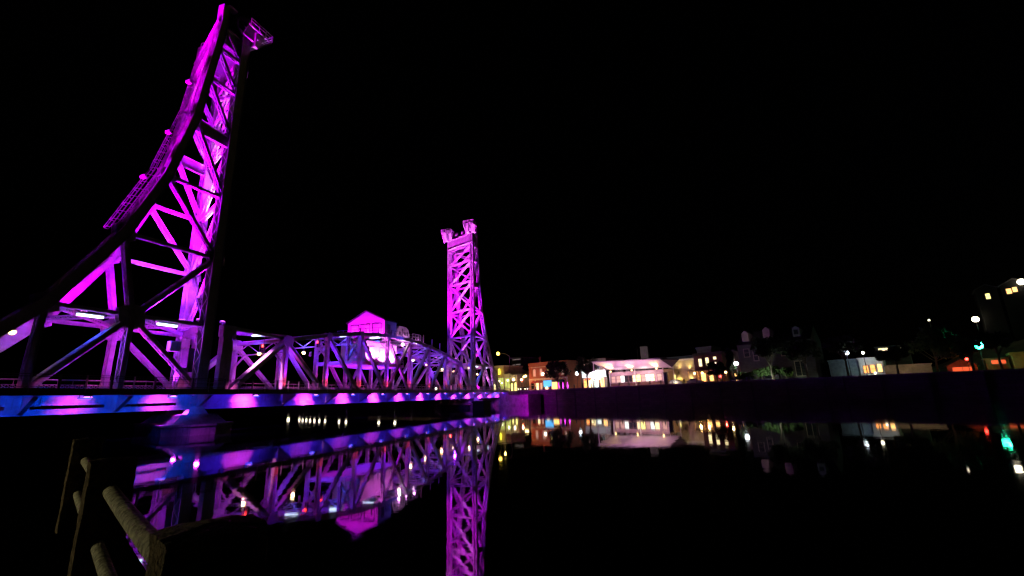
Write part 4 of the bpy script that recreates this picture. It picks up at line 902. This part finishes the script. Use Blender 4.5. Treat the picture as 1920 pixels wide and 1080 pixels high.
# ------------------------------------------------------------------ trees
leaf = mat("leaves", (.05, .09, .02), .7, 0, .5, .6); leafd = mat("dark_leaves", (.03, .045, .018), .8, 0, .5, .6); bark = mat("bark", (.09, .07, .05), .9, 0, .4, 4, .6, 12)
def tree(loc, label, h, r, cz, sc=(1,1,1), n=1500, ls=.34, lm=leafd, seed=1, group=None, cat='tree', name='tree', low=0):
    rnd = random.Random(seed); root = empty(name, loc, rnd.random()*6, label, cat, group)
    m = MB(); top = cz-r*.2
    m.tube([(0, 0, 0), (.05, 0, h*.2), (.1, .08, top*.6), (.05, 0, top)], [.26, .2, .16, .08], 8)
    blobs = []
    for i in range(15):
        a = rnd.random()*6.28; e = rnd.uniform(-.7, 1); rr = r*rnd.uniform(.45, .85)
        c = Vector((math.cos(a)*rr*math.cos(e)*sc[0], math.sin(a)*rr*math.cos(e)*sc[1], cz+math.sin(e)*rr*sc[2])); blobs.append((c, r*rnd.uniform(.28, .48)))
        st = Vector((.08, .05, top*rnd.uniform(.5, .95))); m.tube([st, st.lerp(c, .5)+Vector((0, 0, -.1)), c], [.09, .06, .02], 5)
    m.build('trunk', bark, root)
    m = MB()
    for i in range(n):
        c, br = blobs[i % len(blobs)]; u = Vector((rnd.gauss(0, 1), rnd.gauss(0, 1), rnd.gauss(0, 1))).normalized()*br*rnd.random()**.4
        p = c+Vector((u.x*sc[0], u.y*sc[1], u.z*sc[2]*.85)); a = Vector((rnd.gauss(0, 1), rnd.gauss(0, 1), rnd.gauss(0, 1))).normalized(); b = a.orthogonal().normalized()
        s = ls*rnd.uniform(.5, 1.2); m.add([p-a*s, p+b*s*.5, p+a*s, p-b*s*.5], [(0, 1, 2, 3)])
    m.build('crown', lm, root); return root
TR = [((10, -17.9), 'broad dark tree in front of the red brick corner building', 10, 4.3, 6.2, (1, 1, 1), 2200),
      ((16, -10.0), 'broad dark tree left of the white canopy', 11, 3.9, 7.4, (1, 1, 1), 2000),
      ((13, 33.2), 'small round headed dark tree in front of the tavern', 5, 2.4, 3.7, (1, 1, .9), 1300),
      ((14, 37.0), 'narrow conical dark tree left of the green hedge', 9, 2.2, 5.6, (.55, .55, 2.0), 1300),
      ((15, 46.0), 'large dark tree in front of the gabled house', 12, 5.0, 7.2, (1, 1, 1), 2400),
      ((15, 53.5), 'dark tree at the right corner of the gabled house', 11, 3.8, 7.0, (1, 1, 1), 1600),
      ((12, 61.7), 'thin trunked dark tree in front of the pale blue wall', 9, 3.2, 7.6, (1.2, 1.2, .9), 1400),
      ((12, 70.2), 'thin trunked dark tree in front of the low cream wall', 8, 2.6, 4.6, (1.1, 1.1, .8), 1300),
      ((26, 76.5), 'wide dark tree left of the red shelter', 10, 4.6, 6.5, (1, 1, 1), 1600),
      ((22, 81.9), 'dark tree leaning over the red shelter', 9, 2.6, 5.6, (1, 1, 1), 1200),
      ((22, 86.0), 'dark tree in front of the red kiosk', 9, 2.4, 6.2, (1, 1, 1), 1000)]
for k, ((n, q), lb, h_, r_, cz, sc, cnt) in enumerate(TR): tree(BX(n, q, 4.4), lb, h_, r_, cz, sc, cnt, seed=k+3, group='dark trees of the far bank', ls=.42)
for k, (n, q, r_, cz, lb) in enumerate(((15.6, 38.6, 1.5, 1.7, 'bright green bush under the white lamp'), (15.8, 40.4, 1.4, 1.5, 'green bush second from the white lamp'), (17, 43.2, 1.8, 2.3, 'pale green bush left of the middle of the hedge'), (17, 46.0, 1.8, 2.5, 'pale green bush in the middle of the hedge'), (17, 48.6, 1.7, 2.1, 'pale green bush at the right end of the hedge'))):
    tree(BX(n, q, 4.4), lb, 1.5, r_, cz, (1, 1.1, .9), 1000, .3, leaf, 40+k, 'bushes before the gabled house', 'bush', 'bush')
wash(12.5, 45, 5.0, 17, 46, 7, 500, (.8, 1, .8), 140); wash(15.5, 50.6, 5.0, 22, 51.2, 8, 90, (.8, .85, .5), 90)
for k, q in enumerate((39.9, 43.4, 47.2)):
    m = MB(); m.box((-.5, -.9, .45), (0, .9, .55)); m.box((-.08, -.9, .55), (0, .9, 1.0)); m.box((-.5, -.8, 0), (-.4, -.7, .45)); m.box((-.5, .7, 0), (-.4, .8, .45)); m.box((-.1, -.8, 0), (0, -.7, .45)); m.box((-.1, .7, 0), (0, .8, .45))
    o = m.build('park_bench', steel_dark); o.location = BX(5, q, 4.49); o.rotation_euler.z = BR; tag(o, ['dark park bench below the bright green bush', 'dark park bench in front of the middle of the hedge', 'dark park bench in front of the right end of the hedge'][k], 'bench', 'benches on the quay')
# lamps on the distant quay, seen mirrored under the bridge
ql = [(-225, 6.6), (-208, 6.8), (-203.3, 6.9), (-198, 6.9), (-192.8, 7), (-187, 7), (-180.7, 7), (-173.3, 7), (-157, 7.2), (-149.3, 7.2), (-117.4, 7), (-103.8, 6.9), (-90.9, 7.2), (-74, 6.6)]
for k, (q, z) in enumerate(ql):
    mt = M_grn if False else M_warmw
    street_lamp(BX(1.4, q, 4.5), '%s lamp of the distant quay mirrored under the span, from the left' % ORD[k], z-4.9, mt, 400, (1, .85, .5), .5 if k else .8, group='lamps on the distant quay')
building('warehouse', 'long dim warehouse on the distant bank behind the bridge', -150, -95, 14, 6.4, 12, tan, [], cornice=.2)
# ------------------------------------------------------------------ near quay and timber guardrail
RD = Vector((math.cos(1.116), math.sin(1.116), 0)); RN = Vector((RD.y, -RD.x, 0)); RA = math.atan2(RD.y, RD.x)
timber = mat("old_timber", (.16, .11, .06), .95, 0, .7, 14, 1.0, 60)
pipem = mat("speckled_galvanised_pipe", (.42, .40, .30), .75, 0, .75, 22, .5, 60)
G0 = Vector((1.265, 1.539, 0))
m = MB(); e = G0+RN*.42
m.prism([e-RD*200, e+RD*30, e+RD*30-RN*200, e-RD*200-RN*200], (0, 0, 1.42)); nq_ = m.build('near_quay', mat('dark_quay_paving', (.003, .003, .003), 1, 0, .3, 4, .2, 30, spec=0)); nq_["kind"] = 'structure'
gr = empty('timber_guardrail', G0+Vector((0, 0, 1.42)), RA, 'dark timber posts with pale pipe rails along the near quay edge', 'guardrail')
rnd = random.Random(5)
def rough_post(x, w, h, tilt=0):
    m = MB(); k = 9; rows = 14; rings = []
    for j in range(rows+1):
        z = h*j/rows; rg = []
        for i in range(4*k):
            sd, t = divmod(i, k); t = t/k*2-1
            a, b = [(-1, t), (t, 1), (1, -t), (-t, -1)][sd] if False else [(t, -1), (1, t), (-t, 1), (-1, -t)][sd]
            d = rnd.uniform(-.006, .006); edge = 1-.05*(abs(a)*abs(b))**4
            top = -.012*(abs(a)**6+abs(b)**6) if j == rows else 0
            rg.append((x+a*w/2*edge+d+tilt*z, b*w/2*edge+rnd.uniform(-.006, .006), z+top+rnd.uniform(-.004, .004)))
        rings.append(rg)
    for rg in rings: m.v += rg
    n4 = 4*k
    for j in range(rows):
        for i in range(n4): m.f.append((j*n4+i, j*n4+(i+1)%n4, (j+1)*n4+(i+1)%n4, (j+1)*n4+i))
    m.v.append((x+tilt*h, 0, h+.005)); c = len(m.v)-1
    for i in range(n4): m.f.append((rows*n4+i, rows*n4+(i+1)%n4, c))
    return m
for i, (x, w, h_) in enumerate(((0, .3, 1.083), (3.26, .3, 1.083), (6.52, .3, 1.12), (9.8, .3, 1.14), (-3.26, .3, 1.083))):
    rough_post(x, w, h_).build('guardrail_post', timber, gr)
for y, z, r_ in ((.0, .97, .05), (.02, .44, .042)):
    for a, b in ((-3.1, -.15), (.15, 3.11), (3.41, 6.37), (6.67, 9.65)):
        z = z-.13 if a < 0 and z > .9 else z
        m = MB(); k = 14; m.tube([(a+(b-a)*j/k, y, z-.012*math.sin(math.pi*j/k)) for j in range(k+1)], r_, 16); m.build('rail_pipe', pipem, gr, True)
        m = MB(); m.ball((b if a < 0 else a, y, z), r_*1.25, 12, (.5, 1, 1)); m.build('rail_collar', pipem, gr, True)
# the low lamp out of view on the left that lights the near rail
r = empty('bollard_lamp', (-2.6, 15.4, 1.42), 0, 'low warm bollard lamp on the near quay left of the viewer', 'lamp')
m = MB(); m.tube([(0, 0, 0), (0, 0, .78)], .09, 10); m.tube([(0, 0, .93), (0, 0, 1.0)], .12, 10); m.build('pole', steel_dark, r); m = MB(); m.tube([(0, 0, .781), (0, 0, .929)], .07, 10); m.build('bulb', M_warm, r)
spot('near_quay_light', (.1, -.2, .86), (5.4, -10.4, .95), 620, (1, .88, .45), 60, r, .5, .08)
